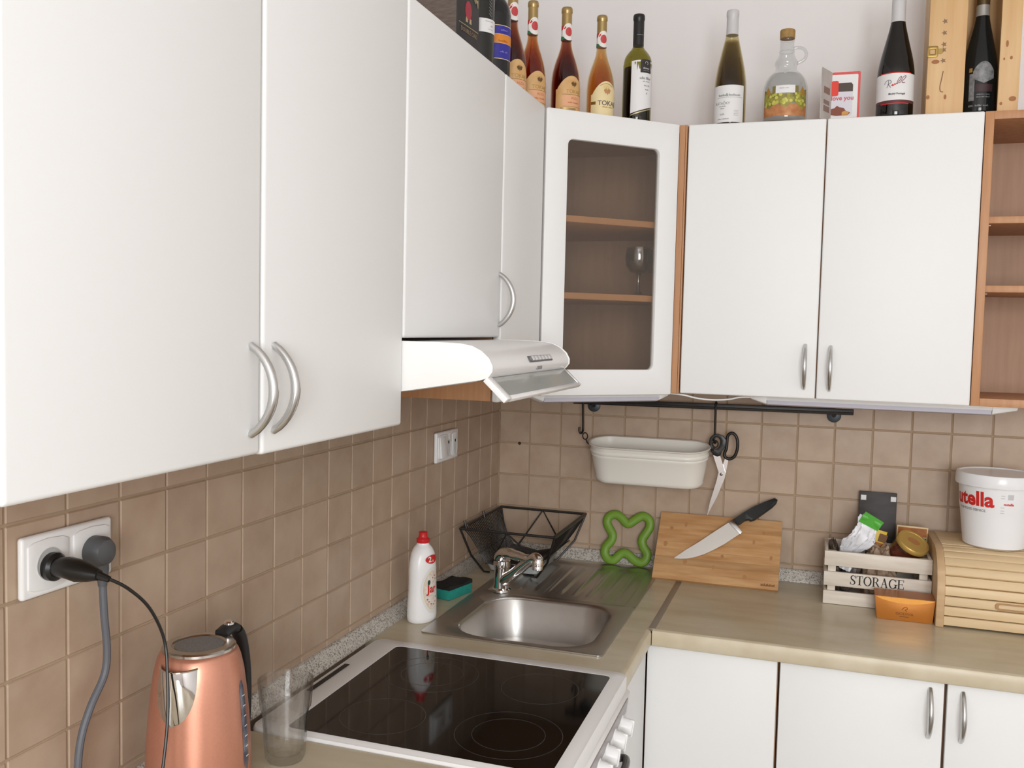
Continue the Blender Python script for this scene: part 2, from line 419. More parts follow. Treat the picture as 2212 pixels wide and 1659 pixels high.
# ------------------------------------------------------------------ cooker
ck = thing('cooker', 'white freestanding cooker with black ceramic hob', 'cooker', (0, 0, 0))
CY0, CY1 = -1.404, -.906
obj('body', M().box(.03, .585, CY0+.004, CY1-.004, .03, .875), hoodw_m, ck, bevel=.004)
o_ = rrect(.036, .606, CY0, CY1, .022, 5); i_ = rrect(.102, .578, -1.389, -.946, .014, 5)
lip = rrect(.046, .592, CY0+.010, CY1-.014, .018, 5)
m = M()
lev = [(o_, .875), (o_, .900), (rrect(.038, .604, CY0+.002, CY1-.002, .021, 5), .9045), (rrect(.043, .597, CY0+.006, CY1-.009, .019, 5), .9055), (lip, .9075), (i_, .9085), (i_, .9035)]
for (p, z), (q, y) in zip(lev, lev[1:]):
    n = len(p); m.add([(a, b, z) for a, b in p]+[(a, b, y) for a, b in q], [(i, (i+1) % n, n+(i+1) % n, n+i) for i in range(n)])
fr = obj('hob_frame', m, hoodw_m, ck, ang=40)
obj('vent_slot', M().box(.050, .061, -1.235, -1.085, .9078, .9090), dark_m, fr, bevel=.0004)
hob = obj('ceramic_hob', M().prism(i_, 'z', .903, .9078), mat('black_ceramic', (.006,.006,.006), .06, spec=.5), ck, smooth=False)
ring_m = mat('hob_print', (.05,.048,.046), .35)
def burner(cx, cy, r):
    n = 72
    a = [(cx+r*math.cos(2*PI*i/n), cy+r*math.sin(2*PI*i/n)) for i in range(n)]; b = [(cx+(r-.0011)*math.cos(2*PI*i/n), cy+(r-.0011)*math.sin(2*PI*i/n)) for i in range(n)]
    obj('burner_ring', M().ring(a, b, 'z', .9078, .9080), ring_m, hob, smooth=False)
for c in ((.462, -1.060, .076), (.238, -1.068, .094), (.238, -1.068, .063), (.236, -1.285, .077), (.470, -1.275, .094), (.470, -1.275, .064)): burner(*c)
cp = obj('control_panel', M().prism([(.585, .875), (.604, .875), (.612, .868), (.600, .780), (.585, .780)], 'y', CY0+.004, CY1-.004), hoodw_m, ck, bevel=.002)
obj('grey_stripe', M().prism([(.6125, .8675), (.6135, .866), (.6098, .838), (.6087, .838)], 'y', CY0+.01, CY1-.035), mat('panel_grey', srgb(150,142,142), .3), cp)
for i in range(6):
    y = -.985-i*.066
    kb = obj('knob', M().lathe([(.020, 0), (.020, .003), (.0175, .005), (.016, .024), (.014, .027), (0, .027)], 24), plasticw_m, ck, loc=(.6055, y, .828), rot=(0, PI/2+.12, 0))
    obj('grip', M().box(-.017, .017, -.0035, .0035, .02, .029), plasticw_m, kb, bevel=.0015)
obj('oven_door', M().box(.585, .603, CY0+.006, CY1-.006, .17, .775), mat('oven_glass', (.02,.02,.02), .1), ck, bevel=.004)
obj('door_handle', M().tube(smooth_path([(.60, CY0+.06, .758), (.625, CY0+.075, .765), (.63, -1.155, .765), (.625, CY1-.095, .765), (.60, CY1-.08, .758)], 6), .0075, 10), mat('oven_handle', (.12,.115,.11), .3, metal=.6), ck)
obj('drawer', M().box(.585, .603, CY0+.006, CY1-.006, .05, .165), hoodw_m, ck, bevel=.004)

# ------------------------------------------------------------------ cabinets
def bow_handle(parent, c, out, ln=.108, bow=.032, r=.0056, name='handle'):
    c = Vector(c); out = Vector(out); pts = []; rad = []
    n = 18
    for i in range(n+1):
        t = -1+2*i/n
        pts.append(tuple(c+out*(bow*(1-t*t)**.8+.0005)+Vector((0, 0, t*ln/2)))); rad.append(r*(.86+.24*(1-abs(t))))
    return obj(name, M().tube(pts, rad, 12), metal_m, parent, ang=60)
def door_x(parent, y0, y1, z0, z1, x=.305, handle=None):
    d = obj('door', M().box(x-.018, x, y0, y1, z0, z1), door_m, parent, bevel=.0055, bseg=4, ang=40)
    if handle: bow_handle(d, (x, handle[0], handle[1]), (1, 0, 0))
    return d
def door_y(parent, x0, x1, z0, z1, y, handle=None):
    d = obj('door', M().box(x0, x1, y, y+.018, z0, z1), door_m, parent, bevel=.004, bseg=4, ang=40)
    if handle: bow_handle(d, (handle[0], y, handle[1]), (0, -1, 0))
    return d
ZB, ZT = 1.446, 2.138
c = thing('wall_cabinet', 'wide white two-door wall cabinet above the kettle', 'cabinet', (0, 0, 0))
obj('carcass', M().box(.002, .285, -2.160, -1.378, ZB+.002, ZT), beech_m, c, bevel=.001)
door_x(c, -2.157, -1.7785, ZB-.001, ZT, handle=(-1.800, 1.525)); door_x(c, -1.7745, -1.374, ZB-.003, ZT, handle=(-1.7515, 1.525))
c = thing('hood_cabinet', 'short white wall cabinet directly above the cooker hood', 'cabinet')
obj('carcass', M().box(.002, .285, -1.371, -.893, 1.589, ZT), beech_m, c, bevel=.001)
door_x(c, -1.3705, -.893, 1.586, ZT, handle=(-.905, 1.665))
c = thing('narrow_wall_cabinet', 'narrow white wall cabinet between hood and glass-door corner cabinet', 'cabinet')
obj('carcass', M().box(.002, .285, -.890, -.597, ZB+.002, ZT), beech_m, c, bevel=.001)
door_x(c, -.8895, -.599, ZB, ZT)

# corner cabinet with glass door
A = Vector((.305, -.595, 0)); B = Vector((.600, -.320, 0)); T = (B-A).normalized(); NO = Vector((T.y, -T.x, 0))
c = thing('corner_cabinet', 'white diagonal corner cabinet with dark ribbed glass door', 'cabinet')
pent = [(.004, -.004), (.004, -.5795), (.287, -.5795), (.584, -.303), (.584, -.004)]
pin = [(.012, -.012), (.012, -.58), (.283, -.58), (.583, -.302), (.583, -.012)]
obj('bottom_panel', M().prism(pent, 'z', ZB+.002, ZB+.018), beech_m, c); obj('top_panel', M().prism(pent, 'z', ZT-.016, ZT), beech_m, c)
obj('back_panel', M().box(.004, .010, -.594, -.004, ZB+.018, ZT-.016), beechd_m, c); obj('back_panel', M().box(.010, .5995, -.010, -.004, ZB+.018, ZT-.016), beechd_m, c)
obj('side_panel', M().box(.010, .287, -.594, -.580, ZB, ZT), beech_m, c); obj('side_panel', M().box(.5845, .5995, -.3205, -.010, ZB, ZT), beech_m, c)
for z in (1.682, 1.872): obj('shelf', M().prism(pin, 'z', z, z+.016), mat('shelf_beech', srgb(206,152,106), .45, noise=(9,.1,None,4)), c, bevel=.001)
def W(s, n, z): p = A+T*s+NO*n; return (p.x, p.y, z)
dm = Matrix(((T.x, NO.x, 0, A.x), (T.y, NO.y, 0, A.y), (0, 0, 1, 0), (0, 0, 0, 1)))
n_in = rrect(.064, .327, 1.507, 2.068, .014, 5); n_out = rrect(.003, .385, ZB-.004, ZT-.001, .005, 5)
dd = obj('door', M().ring(n_out, n_in, 'y', -.018, 0).xf(dm), door_m, c, bevel=.003, bseg=2, ang=40)
pane_m = glassy('ribbed_glass', (.90,.88,.85), .03, .12, .06, (.35,.30,.25))
obj('glass_pane', M().ring(rrect(.060, .331, 1.503, 2.072, .012, 3), rrect(.19, .20, 1.78, 1.79, .003, 3), 'y', -.012, -.009).prism(rrect(.19, .20, 1.78, 1.79, .003, 3), 'y', -.012, -.009).xf(dm), pane_m, dd, smooth=False)

c = thing('wall_cabinet', 'white two-door wall cabinet on the back wall between corner cabinet and open shelves', 'cabinet')
obj('carcass', M().box(.6025, 1.2955, -.302, -.002, ZB+.002, ZT), beech_m, c, bevel=.001)
obj('side_edge', M().box(.6005, .6045, -.3205, -.302, ZB, ZT), beech_m, c)
door_y(c, .6075, .9432, ZB, ZT, -.322, handle=(.916, 1.526)); door_y(c, .9460, 1.2945, ZB, ZT, -.322, handle=(.976, 1.524))

c = thing('open_shelf_unit', 'open beech shelf unit at the right end of the wall cabinets', 'shelf')
X0, X1 = 1.2965, 1.76
obj('side_panel', M().box(X0, X0+.019, -.318, -.004, ZB, ZT), beech_m, c, bevel=.0008); obj('side_panel', M().box(X1-.019, X1, -.318, -.004, ZB, ZT), beech_m, c, bevel=.0008)
obj('top_panel', M().box(X0+.019, X1-.019, -.318, -.004, ZT-.019, ZT), beech_m, c, bevel=.0008); obj('bottom_panel', M().box(X0+.019, X1-.019, -.318, -.004, ZB, ZB+.019), beech_m, c, bevel=.0008)
obj('back_panel', M().box(X0+.019, X1-.019, -.010, -.004, ZB+.019, ZT-.019), beechd_m, c)
for z in (1.717, 1.879):
    s_ = obj('shelf', M().box(X0+.019, X1-.019, -.305, -.011, z, z+.016), beech_m, c, bevel=.0008)
    obj('shelf_pin', M().tube([(X0+.019, -.29, z-.003), (X0+.027, -.29, z-.003)], .0025, 8), chrome_m, s_)

# base units
c = thing('base_cabinet', 'white base cabinet under the sink', 'cabinet')
obj('carcass', M().box(.03, .575, -.898, -.04, .10, .72), beech_m, c); obj('carcass', M().box(.547, .575, -.898, -.59, .72, .858), beech_m, c)
obj('door', M().box(.575, .587, -.897, -.590, .105, .855), door_m, c, bevel=.003)
obj('plinth', M().box(.50, .53, -.898, -.04, 0, .10), dark_m, c)
c = thing('base_cabinet', 'white base cabinet with plain front in the inner corner of the worktops', 'cabinet')
obj('carcass', M().box(.60, .890, -.565, -.04, .10, .858), beech_m, c)
obj('door', M().box(.5885, .8885, -.583, -.565, .105, .857), door_m, c, bevel=.003); obj('plinth', M().box(.60, .89, -.53, -.50, 0, .10), dark_m, c)
c = thing('base_cabinet', 'white two-door base cabinet with bow handles under the crate', 'cabinet')
obj('carcass', M().box(.892, 1.595, -.563, -.04, .10, .858), mat('beech_gap_shade', srgb(120,88,62), .5), c)  # carcass beech darkened to paint in the shade of the door gaps
d1 = obj('door', M().box(.8945, 1.2385, -.583, -.565, .105, .857), door_m, c, bevel=.003); bow_handle(d1, (1.2105, -.583, .788), (0, -1, 0))
d2 = obj('door', M().box(1.2445, 1.594, -.583, -.565, .105, .857), door_m, c, bevel=.003); bow_handle(d2, (1.2755, -.583, .788), (0, -1, 0)); obj('plinth', M().box(.892, 1.595, -.53, -.50, 0, .10), dark_m, c)
c = thing('base_cabinet', 'white base cabinet under the worktop beside the cooker, below the kettle', 'cabinet')
obj('carcass', M().box(.03, .575, -2.59, -1.41, .10, .858), beech_m, c); obj('door', M().box(.575, .592, -2.0, -1.41, .105, .857), door_m, c, bevel=.003); obj('door', M().box(.575, .592, -2.59, -2.003, .105, .857), door_m, c, bevel=.003); obj('plinth', M().box(.50, .53, -2.59, -1.41, 0, .10), dark_m, c)

c = thing('base_cabinet', 'white base cabinet at the right end of the worktop, beyond the picture edge', 'cabinet')
obj('carcass', M().box(1.597, 2.195, -.563, -.04, .10, .858), beech_m, c); obj('door', M().box(1.5985, 2.194, -.583, -.565, .105, .857), door_m, c, bevel=.003); obj('plinth', M().box(1.597, 2.195, -.53, -.50, 0, .10), dark_m, c)
# ------------------------------------------------------------------ cooker hood
h = thing('cooker_hood', 'white slimline cooker hood with glass visor', 'cooker hood')
HY0, HY1 = -1.371, -.8925
pr = [(.02, 1.4505)]+[(.440, 1.5225), (.452, 1.527), (.4585, 1.536), (.4585, 1.545), (.452, 1.557), (.440, 1.568), (.424, 1.5755), (.405, 1.579), (.36, 1.5805), (.02, 1.5805)]
obj('body', M().prism(pr, 'y', HY0+.005, HY1-.005), hoodw_m, h, ang=38)
pc = [(.022, 1.4500)]+[(.441, 1.522), (.453, 1.5265), (.460, 1.536), (.460, 1.5455), (.4535, 1.558), (.441, 1.569), (.425, 1.5767), (.405, 1.5802), (.36, 1.5815), (.022, 1.5815)]
for a, b in ((HY0, HY0+.005), (HY1-.005, HY1)): obj('end_cap', M().prism(pc, 'y', a, b), mat('hood_cap', (.88,.875,.85), .25), h, bevel=.0012)
obj('underside', M().add([(.03, y, 1.4505) for y in (HY0+.012, HY1-.012)]+[(.43, y, 1.519) for y in (HY0+.012, HY1-.012)]+[(.03, y, 1.4525) for y in (HY0+.012, HY1-.012)]+[(.43, y, 1.521) for y in (HY0+.012, HY1-.012)], [(0,1,3,2),(4,6,7,5),(0,4,5,1),(2,3,7,6),(0,2,6,4),(1,5,7,3)]), mat('filter_grey', (.45,.45,.44), .4, metal=.6), h)
for i in range(8): obj('top_vent', M().box(.20+i*.012, .206+i*.012, -1.22, -1.04, 1.5803, 1.5812), inkg_m, h)
btn = obj('control_strip', M().box(-.001, .002, -.072, .072, -.0062, .0062), mat('strip_dark', (.10,.10,.10), .4), h, loc=(.4555, -1.095, 1.5508), rot=(0, math.radians(-32), 0), bevel=.0008)
for i in range(6): obj('button', M().box(.0015, .005, -.050+i*.021-.0085, -.050+i*.021+.0085, -.0042, .0042), mat('button_grey', (.62,.60,.60), .35), btn, bevel=.0008)
obj('lamp_button', M().lathe([(.0045, 0), (.0045, .003), (0, .0035)], 16), mat('button_dark', (.2,.19,.19), .35), btn, loc=(.0015, -.065, 0), rot=(0, PI/2, 0))
obj('badge', M().box(-.0008, .0012, -.016, .016, -.0032, .0032), inkg_m, h, loc=(.4575, -1.105, 1.5345), rot=(0, math.radians(8), 0), bevel=.0005)
V0 = Vector((.447, 0, 1.5235)); V1 = Vector((.483, 0, 1.490)); vd = (V1-V0).normalized(); vn = Vector((-vd.z, 0, vd.x)); VL = (V1-V0).length
def VP(s, y, n): q = V0+vd*s+vn*n; return (q.x, y, q.z)
def vbox(s0, s1, y0, y1, n0, n1):
    return M().add([VP(s0, y0, n0), VP(s1, y0, n0), VP(s1, y1, n0), VP(s0, y1, n0), VP(s0, y0, n1), VP(s1, y0, n1), VP(s1, y1, n1), VP(s0, y1, n1)], [(3,2,1,0),(4,5,6,7),(0,1,5,4),(1,2,6,5),(2,3,7,6),(3,0,4,7)])
vis = obj('visor', vbox(0, VL, HY0, HY0+.022, -.004, .006), hoodw_m, h, bevel=.0012)
obj('visor_rail', vbox(VL-.008, VL, HY0+.022, HY1-.008, -.004, .004), hoodw_m, vis, bevel=.001)
obj('visor_rail', vbox(0, .005, HY0+.022, HY1-.008, -.003, .003), mat('visor_edge', (.5,.5,.5), .3, metal=.5), vis, bevel=.001)
obj('visor_rail', vbox(0, VL, HY1-.008, HY1, -.004, .004), chrome_m, vis, bevel=.001)
obj('visor_glass', vbox(.004, VL-.006, HY0+.021, HY1-.007, .000, .003), glassy('visor_smoked', (.80,.82,.80), .10, .08, .55, (.62,.64,.61)), vis, smooth=False)

# ------------------------------------------------------------------ under-cabinet lights and cable
def strip_light(label, p0, p1, group, caps=(.03, .03)):
    p0 = Vector(p0); p1 = Vector(p1); d = (p1-p0).normalized(); n = Vector((d.y, -d.x, 0)); L_ = (p1-p0).length
    t = thing('under_cabinet_light', label, 'light fixture', tuple(p0), math.atan2(d.y, d.x), group)
    pr2 = [(-.030, 0), (-.030, -.006), (-.024, -.020), (-.012, -.024), (.02, -.024), (.028, -.018), (.030, 0)]
    obj('housing', M().prism([(p[0], p[1]*.55) for p in pr2], 'x', caps[0], L_-caps[1]), plasticw_m, t)
    obj('diffuser', M().prism([(-.026, -.011), (-.023, -.021), (-.012, -.0245), (.02, -.0245), (.026, -.019), (.027, -.011)], 'x', caps[0]+.001, L_-caps[1]-.001), mat('diffuser_grey', srgb(196,194,205), .4), t)
    for a, b in ((0, caps[0]), (L_-caps[1], L_)):
        e = M()
        e.add([(a, p[0]*(1 if a > 0 else .9), p[1]*(1 if a > 0 else .45)) for p in pr2]+[(b, p[0]*(1 if a == 0 else .9), p[1]*(1 if a == 0 else .45)) for p in pr2], [tuple(range(7)), tuple(range(13, 6, -1))]+[(i, (i+1) % 7, 7+(i+1) % 7, 7+i) for i in range(7)])
        obj('end_cap', e, plasticw_m, t, bevel=.0015)
    return t
ZL = ZB+.0005
q0 = A+T*(-.005)+NO*(-.045); q1 = A+T*.392+NO*(-.045)
strip_light('white under-cabinet strip light below the glass-door corner cabinet', (q0.x, q0.y, ZL), (q1.x, q1.y, ZL), 'under-cabinet strip lights')
strip_light('long white under-cabinet strip light below the two-door cabinet on the back wall', (.786, -.262, ZL), (1.404, -.262, ZL), 'under-cabinet strip lights', (.04, .055))
cb = obj('light_cable', M().tube(smooth_path([(q1.x-.004, q1.y+.002, ZL-.003), (.615, -.315, 1.4415), (.65, -.305, 1.434), (.69, -.300, 1.431), (.73, -.298, 1.434), (.76, -.298, 1.441), (.79, -.285, 1.442)], 6), .0022, 8), plasticw_m)
tag(cb, 'thin white cable sagging between the two under-cabinet lights', 'cable')

# ------------------------------------------------------------------ sockets, plugs, cords
def socket_face(t, y, w_, kind):
    # one insert of a two-gang plate, local x out of the wall, y along the wall, z up
    h2 = .034
    ins = obj('insert', M().prism([(y-w_, -h2+.006), (y-w_+.01, -h2+.002), (y, -h2), (y+w_-.01, -h2+.002), (y+w_, -h2+.006), (y+w_, h2-.006), (y+w_-.01, h2-.002), (y, h2), (y-w_+.01, h2-.002), (y-w_, h2-.006)], 'x', .008, .0125), plasticw_m, t, bevel=.0015)
    if kind == 'socket':
        obj('socket_well', M().lathe([(.0195, .0127), (.0205, .0132), (.0195, .0132), (.0188, .0126), (0, .0126)], 28), mat('socket_shade', (.55,.55,.54), .5), ins, loc=(0, y, 0), rot=(0, PI/2, 0)) if False else None
        obj('socket_well', M().lathe([(.0205, .0), (.0212, .0012), (.0200, .0012), (.0195, .0002), (0, .0002)], 28), mat('socket_shade', (.50,.50,.49), .5), ins, loc=(.0126, y, 0), rot=(0, PI/2, 0))
    return ins
def plate(name, label, yc, zc, ln):
    t = thing(name, label, 'socket', (.0005, yc, zc))
    obj('plate', M().box(0, .010, -ln/2, ln/2, -.0405, .0405), plasticw_m, t, bevel=.0045, bseg=3)
    return t
s1 = plate('double_socket', 'white double wall socket with two plugs above the kettle', -1.778, 1.287, .157)
socket_face(s1, -.037, .0335, 'socket'); socket_face(s1, .039, .0335, 'socket')
s2 = plate('socket_and_switch', 'white wall switch and socket plate above the soap bottle', -.453, 1.286, .150)
i1 = socket_face(s2, -.034, .033, 'switch')
obj('rocker', M().prism([(.0125, -.028), (.020, -.028), (.0135, .028), (.0125, .028)], 'y', -.060, -.022), plasticw_m, i1, bevel=.001)
socket_face(s2, .010, .012, 'blank'); socket_face(s2, .045, .020, 'blank')
for yy in (-.002, .045):
    obj('pin_hole', M().lathe([(.0042, 0), (.0042, .001), (0, .001)], 14), ink_m, s2, loc=(.0127, yy, .010), rot=(0, PI/2, 0))
    obj('socket_well', M().lathe([(.0165, .0), (.0175, .001), (.0160, .001), (.0155, .0002), (0, .0002)], 24, sx=1.35, sy=.72), mat('socket_pale', (.68,.68,.67), .5), s2, loc=(.0126, yy+.004, -.006), rot=(0, PI/2, 0))

plug_m = mat('black_plastic', (.012,.012,.011), .35); plugg_m = mat('grey_plastic', (.10,.105,.11), .45)
p = thing('plug_adapter', 'black plug adapter in the left gang of the double socket, thin black cable', 'plug', (.012, -1.813, 1.283))
obj('plug_disc', M().lathe([(.0178, 0), (.0185, .002), (.0185, .010), (.015, .014), (0, .014)], 28), plug_m, p, rot=(0, PI/2, 0))
obj('plug_body', M().tube([(.008, 0, 0), (.028, .001, .001), (.045, .002, -.002), (.062, .003, -.004), (.075, .004, -.005)], [.0145, .0165, .017, .0125, .008], 14, flat=.85), plug_m, p)
obj('strain_relief', M().tube([(.072, .004, -.005), (.088, .008, -.010)], [.0062, .004], 10), plug_m, p)
obj('cable', M().tube(smooth_path([(.085, .008, -.009), (.100, .028, -.026), (.104, .064, -.062), (.108, .088, -.112), (.118, .082, -.16), (.128, .070, -.21), (.134, .055, -.26), (.136, .04, -.31), (.130, .02, -.355), (.120, -.02, -.3795), (.06, -.12, -.3805)], 7), .0022, 8), plug_m, p)
p = thing('mains_plug', 'grey plug with thick grey cord in the right gang of the double socket', 'plug', (.012, -1.739, 1.287))
obj('plug_disc', M().lathe([(.020, 0), (.0212, .002), (.0212, .018), (.017, .025), (.009, .028), (0, .028)], 28), plugg_m, p, rot=(0, PI/2, 0))
obj('plug_neck', M().tube([(.012, .000, -.012), (.015, .001, -.026), (.016, .001, -.036), (.016, .001, -.048)], [.012, .0095, .0075, .006], 12), plugg_m, p)
obj('cord', M().tube(smooth_path([(.016, .001, -.044), (.016, .004, -.09), (.015, .010, -.14), (.014, .006, -.175), (.013, -.018, -.21), (.012, -.034, -.245), (.012, -.041, -.285), (.013, -.040, -.33), (.025, -.03, -.375), (.06, .01, -.382)], 7), .0052, 10), mat('grey_cord', srgb(98,100,106), .5), p)

# ------------------------------------------------------------------ kettle and tumbler
k = thing('kettle', 'copper-coloured electric kettle with chrome spout and black handle', 'kettle', (.120, -1.650, Z_CT+.0005), math.radians(-84))
k.scale = (1, 1, 1.045)
obj('base', M().lathe([(.070, 0), (.074, .002), (.074, .018), (.070, .022)], 40), plug_m, k)
kp = [(.0725, .022), (.0745, .025), (.0742, .05), (.0728, .09), (.0700, .13), (.0665, .165), (.0625, .195), (.0585, .212), (.0550, .221), (.0515, .226)]
def kr(z):
    for (r0, z0), (r1, z1) in zip(kp, kp[1:]):
        if z <= z1: return r0+(r1-r0)*max(0, (z-z0))/(z1-z0)
    return kp[-1][0]
obj('body', M().lathe(kp, 48), copper_m, k, ang=60)
ld = obj('lid', M().lathe([(.0515, .2262), (.0512, .2295), (.049, .2315), (.038, .2318), (.0365, .2300), (.035, .2295), (0, .2298)], 40), mat('lid_steel', (.55,.52,.48), .22, metal=1.0), k, ang=40)
obj('lid_inset', M().lathe([(.0345, .2296), (.034, .2304), (0, .2306)], 40), mat('lid_frosted', (.32,.32,.32), .55, metal=.3, noise=(400,.35)), ld)
# spout shield: curved chrome plate on the front (local +x), pointed at the bottom
def sp(u, v):
    t = 2*u-1; z = .2155-.075*v; half = .50*(1-v**2.6)**.6 if v < 1 else .001
    a = t*half; bulge = .016*math.cos(t*PI/2)*(1-v)**.9+.0012
    r = kr(z)+bulge
    return (r*math.cos(a), r*math.sin(a), z)
obj('spout', M().grid(sp, 17, 15), chrome_m, k, ang=70)
obj('spout_lip', M().tube([sp(i/16, 0) for i in range(17)], .0014, 6), chrome_m, k)
obj('handle', M().tube(smooth_path([(-.046, 0, .2315), (-.066, 0, .236), (-.083, 0, .223), (-.093, 0, .187), (-.097, 0, .14), (-.095, 0, .09), (-.087, 0, .058), (-.070, 0, .048)], 5), .0125, 12, flat=.62, up=(1, 0, .6)), mat('handle_black', (.02,.02,.02), .4), k, ang=60, rot=(0, 0, math.radians(-12)))
obj('lid_button', M().lathe([(.008, 0), (.008, .004), (.006, .006), (0, .006)], 16), chrome_m, k, loc=(-.0605, .0128, .2405))
gz0, gz1 = .062, .185
def gauge(u, v): 
    z = gz0+(gz1-gz0)*v; w_ = .10*math.sqrt(max(0, 1-abs(2*v-1)**8)); a = 1.62+(2*u-1)*w_; r = kr(z)+.0012*(1-abs(2*u-1)**3)+.0003; return (r*math.cos(a), r*math.sin(a), z)
gg = obj('water_gauge', M().grid(gauge, 9, 24), mat('gauge_smoke', srgb(120,124,134), .15, noise=(70,.5,srgb(60,58,70),3)), k, ang=60)
def gpt(a, z, off=.0018): r = kr(z)+off; return (r*math.cos(a), r*math.sin(a), z)
for i in range(7):
    z = .08+i*.014; obj('gauge_mark', M().tube([gpt(1.58, z), gpt(1.66, z)], .0006, 5), paper_m, gg)

g = thing('glass_tumbler', 'clear faceted drinking glass beside the kettle', 'glass', (.155, -1.476, Z_CT+.0003))
clear_m = glassy('clear_glass', (.985,.99,.988), .05, .02, edge=(.45,.46,.45))
_nt = clear_m.node_tree; _o = _nt.nodes['Material Output']; _src = _o.inputs[0].links[0].from_socket
_gb = _nt.nodes.new('ShaderNodeBsdfGlass'); _gb.inputs['IOR'].default_value = 1.35; _gb.inputs['Roughness'].default_value = 0.0
_mx = _nt.nodes.new('ShaderNodeMixShader'); _mx.inputs[0].default_value = .14; _nt.links.new(_src, _mx.inputs[1]); _nt.links.new(_gb.outputs[0], _mx.inputs[2]); _nt.links.new(_mx.outputs[0], _o.inputs[0])
NS = 72; vs = []; fs = []
rings = [(.0, .0, 0), (.0285, .0, .6), (.0308, .003, 1), (.0322, .012, 1), (.0335, .03, 1), (.0350, .055, 1), (.0362, .072, 1), (.0372, .082, .8), (.0402, .0875, 0), (.0412, .092, 0), (.0428, .115, 0), (.0442, .131, 0), (.0440, .1325, 0), (.0424, .1318, 0), (.0405, .115, 0), (.0375, .090, 0), (.0335, .06, 0), (.0312, .03, 0), (.0292, .017, 0), (.0255, .0125, 0), (.0, .0115, 0)]
m = M()
def gr(u, v):
    i = int(round(v*(len(rings)-1))); r_, z, f = rings[i]; a = 2*PI*u; n_ = 10
    c = math.cos(PI/n_)/math.cos((a % (2*PI/n_))-PI/n_); rr_ = r_*(1+f*(c*1.012-1)); return (rr_*math.cos(a), rr_*math.sin(a), z)
m.grid(gr, 80, len(rings), cu=True)
obj('bowl', m, clear_m, g, ang=22)

# ------------------------------------------------------------------ washing-up things
b = thing('dish_soap_bottle', 'white washing-up liquid bottle with red cap by the sink', 'bottle', (.068, -.738, Z_CT+.0004), math.radians(-14))
sh = [(0, 0.0), (.036, 0), (.040, .003), (.0415, .012), (.0408, .04), (.0385, .075), (.0380, .10), (.0385, .125), (.0365, .145), (.0315, .163), (.0235, .176), (.0165, .183), (.0145, .186), (.0145, .190)]
def soap_r(z):
    for (r0, z0), (r1, z1) in zip(sh[1:], sh[2:]):
        if z <= z1: return r0+(r1-r0)*max(0, z-z0)/(z1-z0)
    return .0145
def sxy(z): t = min(1, max(0, (z-.15)/.035)); return .76+.24*t
def soap(a, z, off=0): r = soap_r(z); return ((r*sxy(z)+off)*math.cos(a), (r+off)*math.sin(a), z)
m = M(); hs = [s[1] for s in sh[1:]]
hs = sorted(set(hs+[.02, .055, .09, .115, .135, .155, .17, .18]))
m.grid(lambda u, v: soap(2*PI*u, hs[int(round(v*(len(hs)-1)))]), 40, len(hs), cu=True)
bd = obj('body', m, mat('soap_white', (.88,.87,.86), .28), b, ang=70)
cap_m = mat('soap_red', srgb(200,36,40), .35)
cp_ = obj('cap', M().lathe([(.0150, .1885), (.0158, .190), (.0158, .198), (.0120, .2005), (.0108, .203), (.0098, .208), (.0105, .2135), (.009, .2145), (0, .2145)], 28), cap_m, b, ang=40)
cx, cz = 0.0, .078
def lab(rx, rz, off, n=28, k_=6):
    mm = M()
    def f(u, v):
        a = 2*PI*u; y = rx*math.cos(a)*v; z = cz+rz*math.sin(a)*v
        rr_ = soap_r(z); s_ = max(-1, min(1, y/rr_)); th = math.asin(s_)
        return ((rr_*sxy(z)+off)*math.cos(th), (rr_+off)*math.sin(th), z)
    return mm.grid(f, n, k_, cu=True)
obj('label_panel', lab(.030, .056, .0006), mat('soap_recess', (.80,.78,.75), .35), b, ang=60)
obj('label_ring', lab(.025, .047, .0010), mat('soap_ring', srgb(226,208,160), .4), b, ang=60)
obj('label', lab(.0235, .045, .0014), mat('soap_label', srgb(236,232,224), .4, noise=(160,.12,srgb(216,196,180),2)), b, ang=60)
def soapmap(zc, yc=0, off=.0022):
    def f(x, y):
        z = zc+y; rr_ = soap_r(z); th = math.asin(max(-1, min(1, (yc+x)/rr_))); return ((rr_*sxy(z)+off)*math.cos(th), (rr_+off)*math.sin(th), z)
    return f
letters('Jar', .026, soapmap(.081, -.002), red_m, b, bold=.0007)
obj('leaf_mark', M().add([soapmap(.097, -.012)(*q) for q in ((0, -.007), (.004, -.002), (.0045, .004), (0, .008), (-.003, .003), (-.003, -.003))], [(0,1,2,3,4,5)]), mat('leaf_green', srgb(40,70,56), .5), b, smooth=False)
for i, (yy, zz) in enumerate(((-.012, .052), (-.006, .046), (.002, .044), (.009, .049), (-.016, .058), (.012, .06), (.0, .108), (.006, .112), (.01, .104))):
    obj('flower_print', M().add([soapmap(zz, yy, .002)(.0022*math.cos(a), .0022*math.sin(a)) for a in [i_*PI/3 for i_ in range(6)]], [tuple(range(6))]), mat('petal_print%d' % (i % 3), [srgb(206,120,90), srgb(190,90,80), srgb(150,140,130)][i % 3], .5), b, smooth=False)
def badge(u, v): a = 2*PI*u; return soapmap(.152, .0, .0016)(.019*math.cos(a)*v, .0105*math.sin(a)*v)
obj('red_badge', M().grid(badge, 24, 4, cu=True), red_m, b, ang=60)
letters('2', .018, soapmap(.152, -.008, .0026), paper_m, b, bold=.0005); letters('x', .011, soapmap(.149, .0015, .0026), paper_m, b)

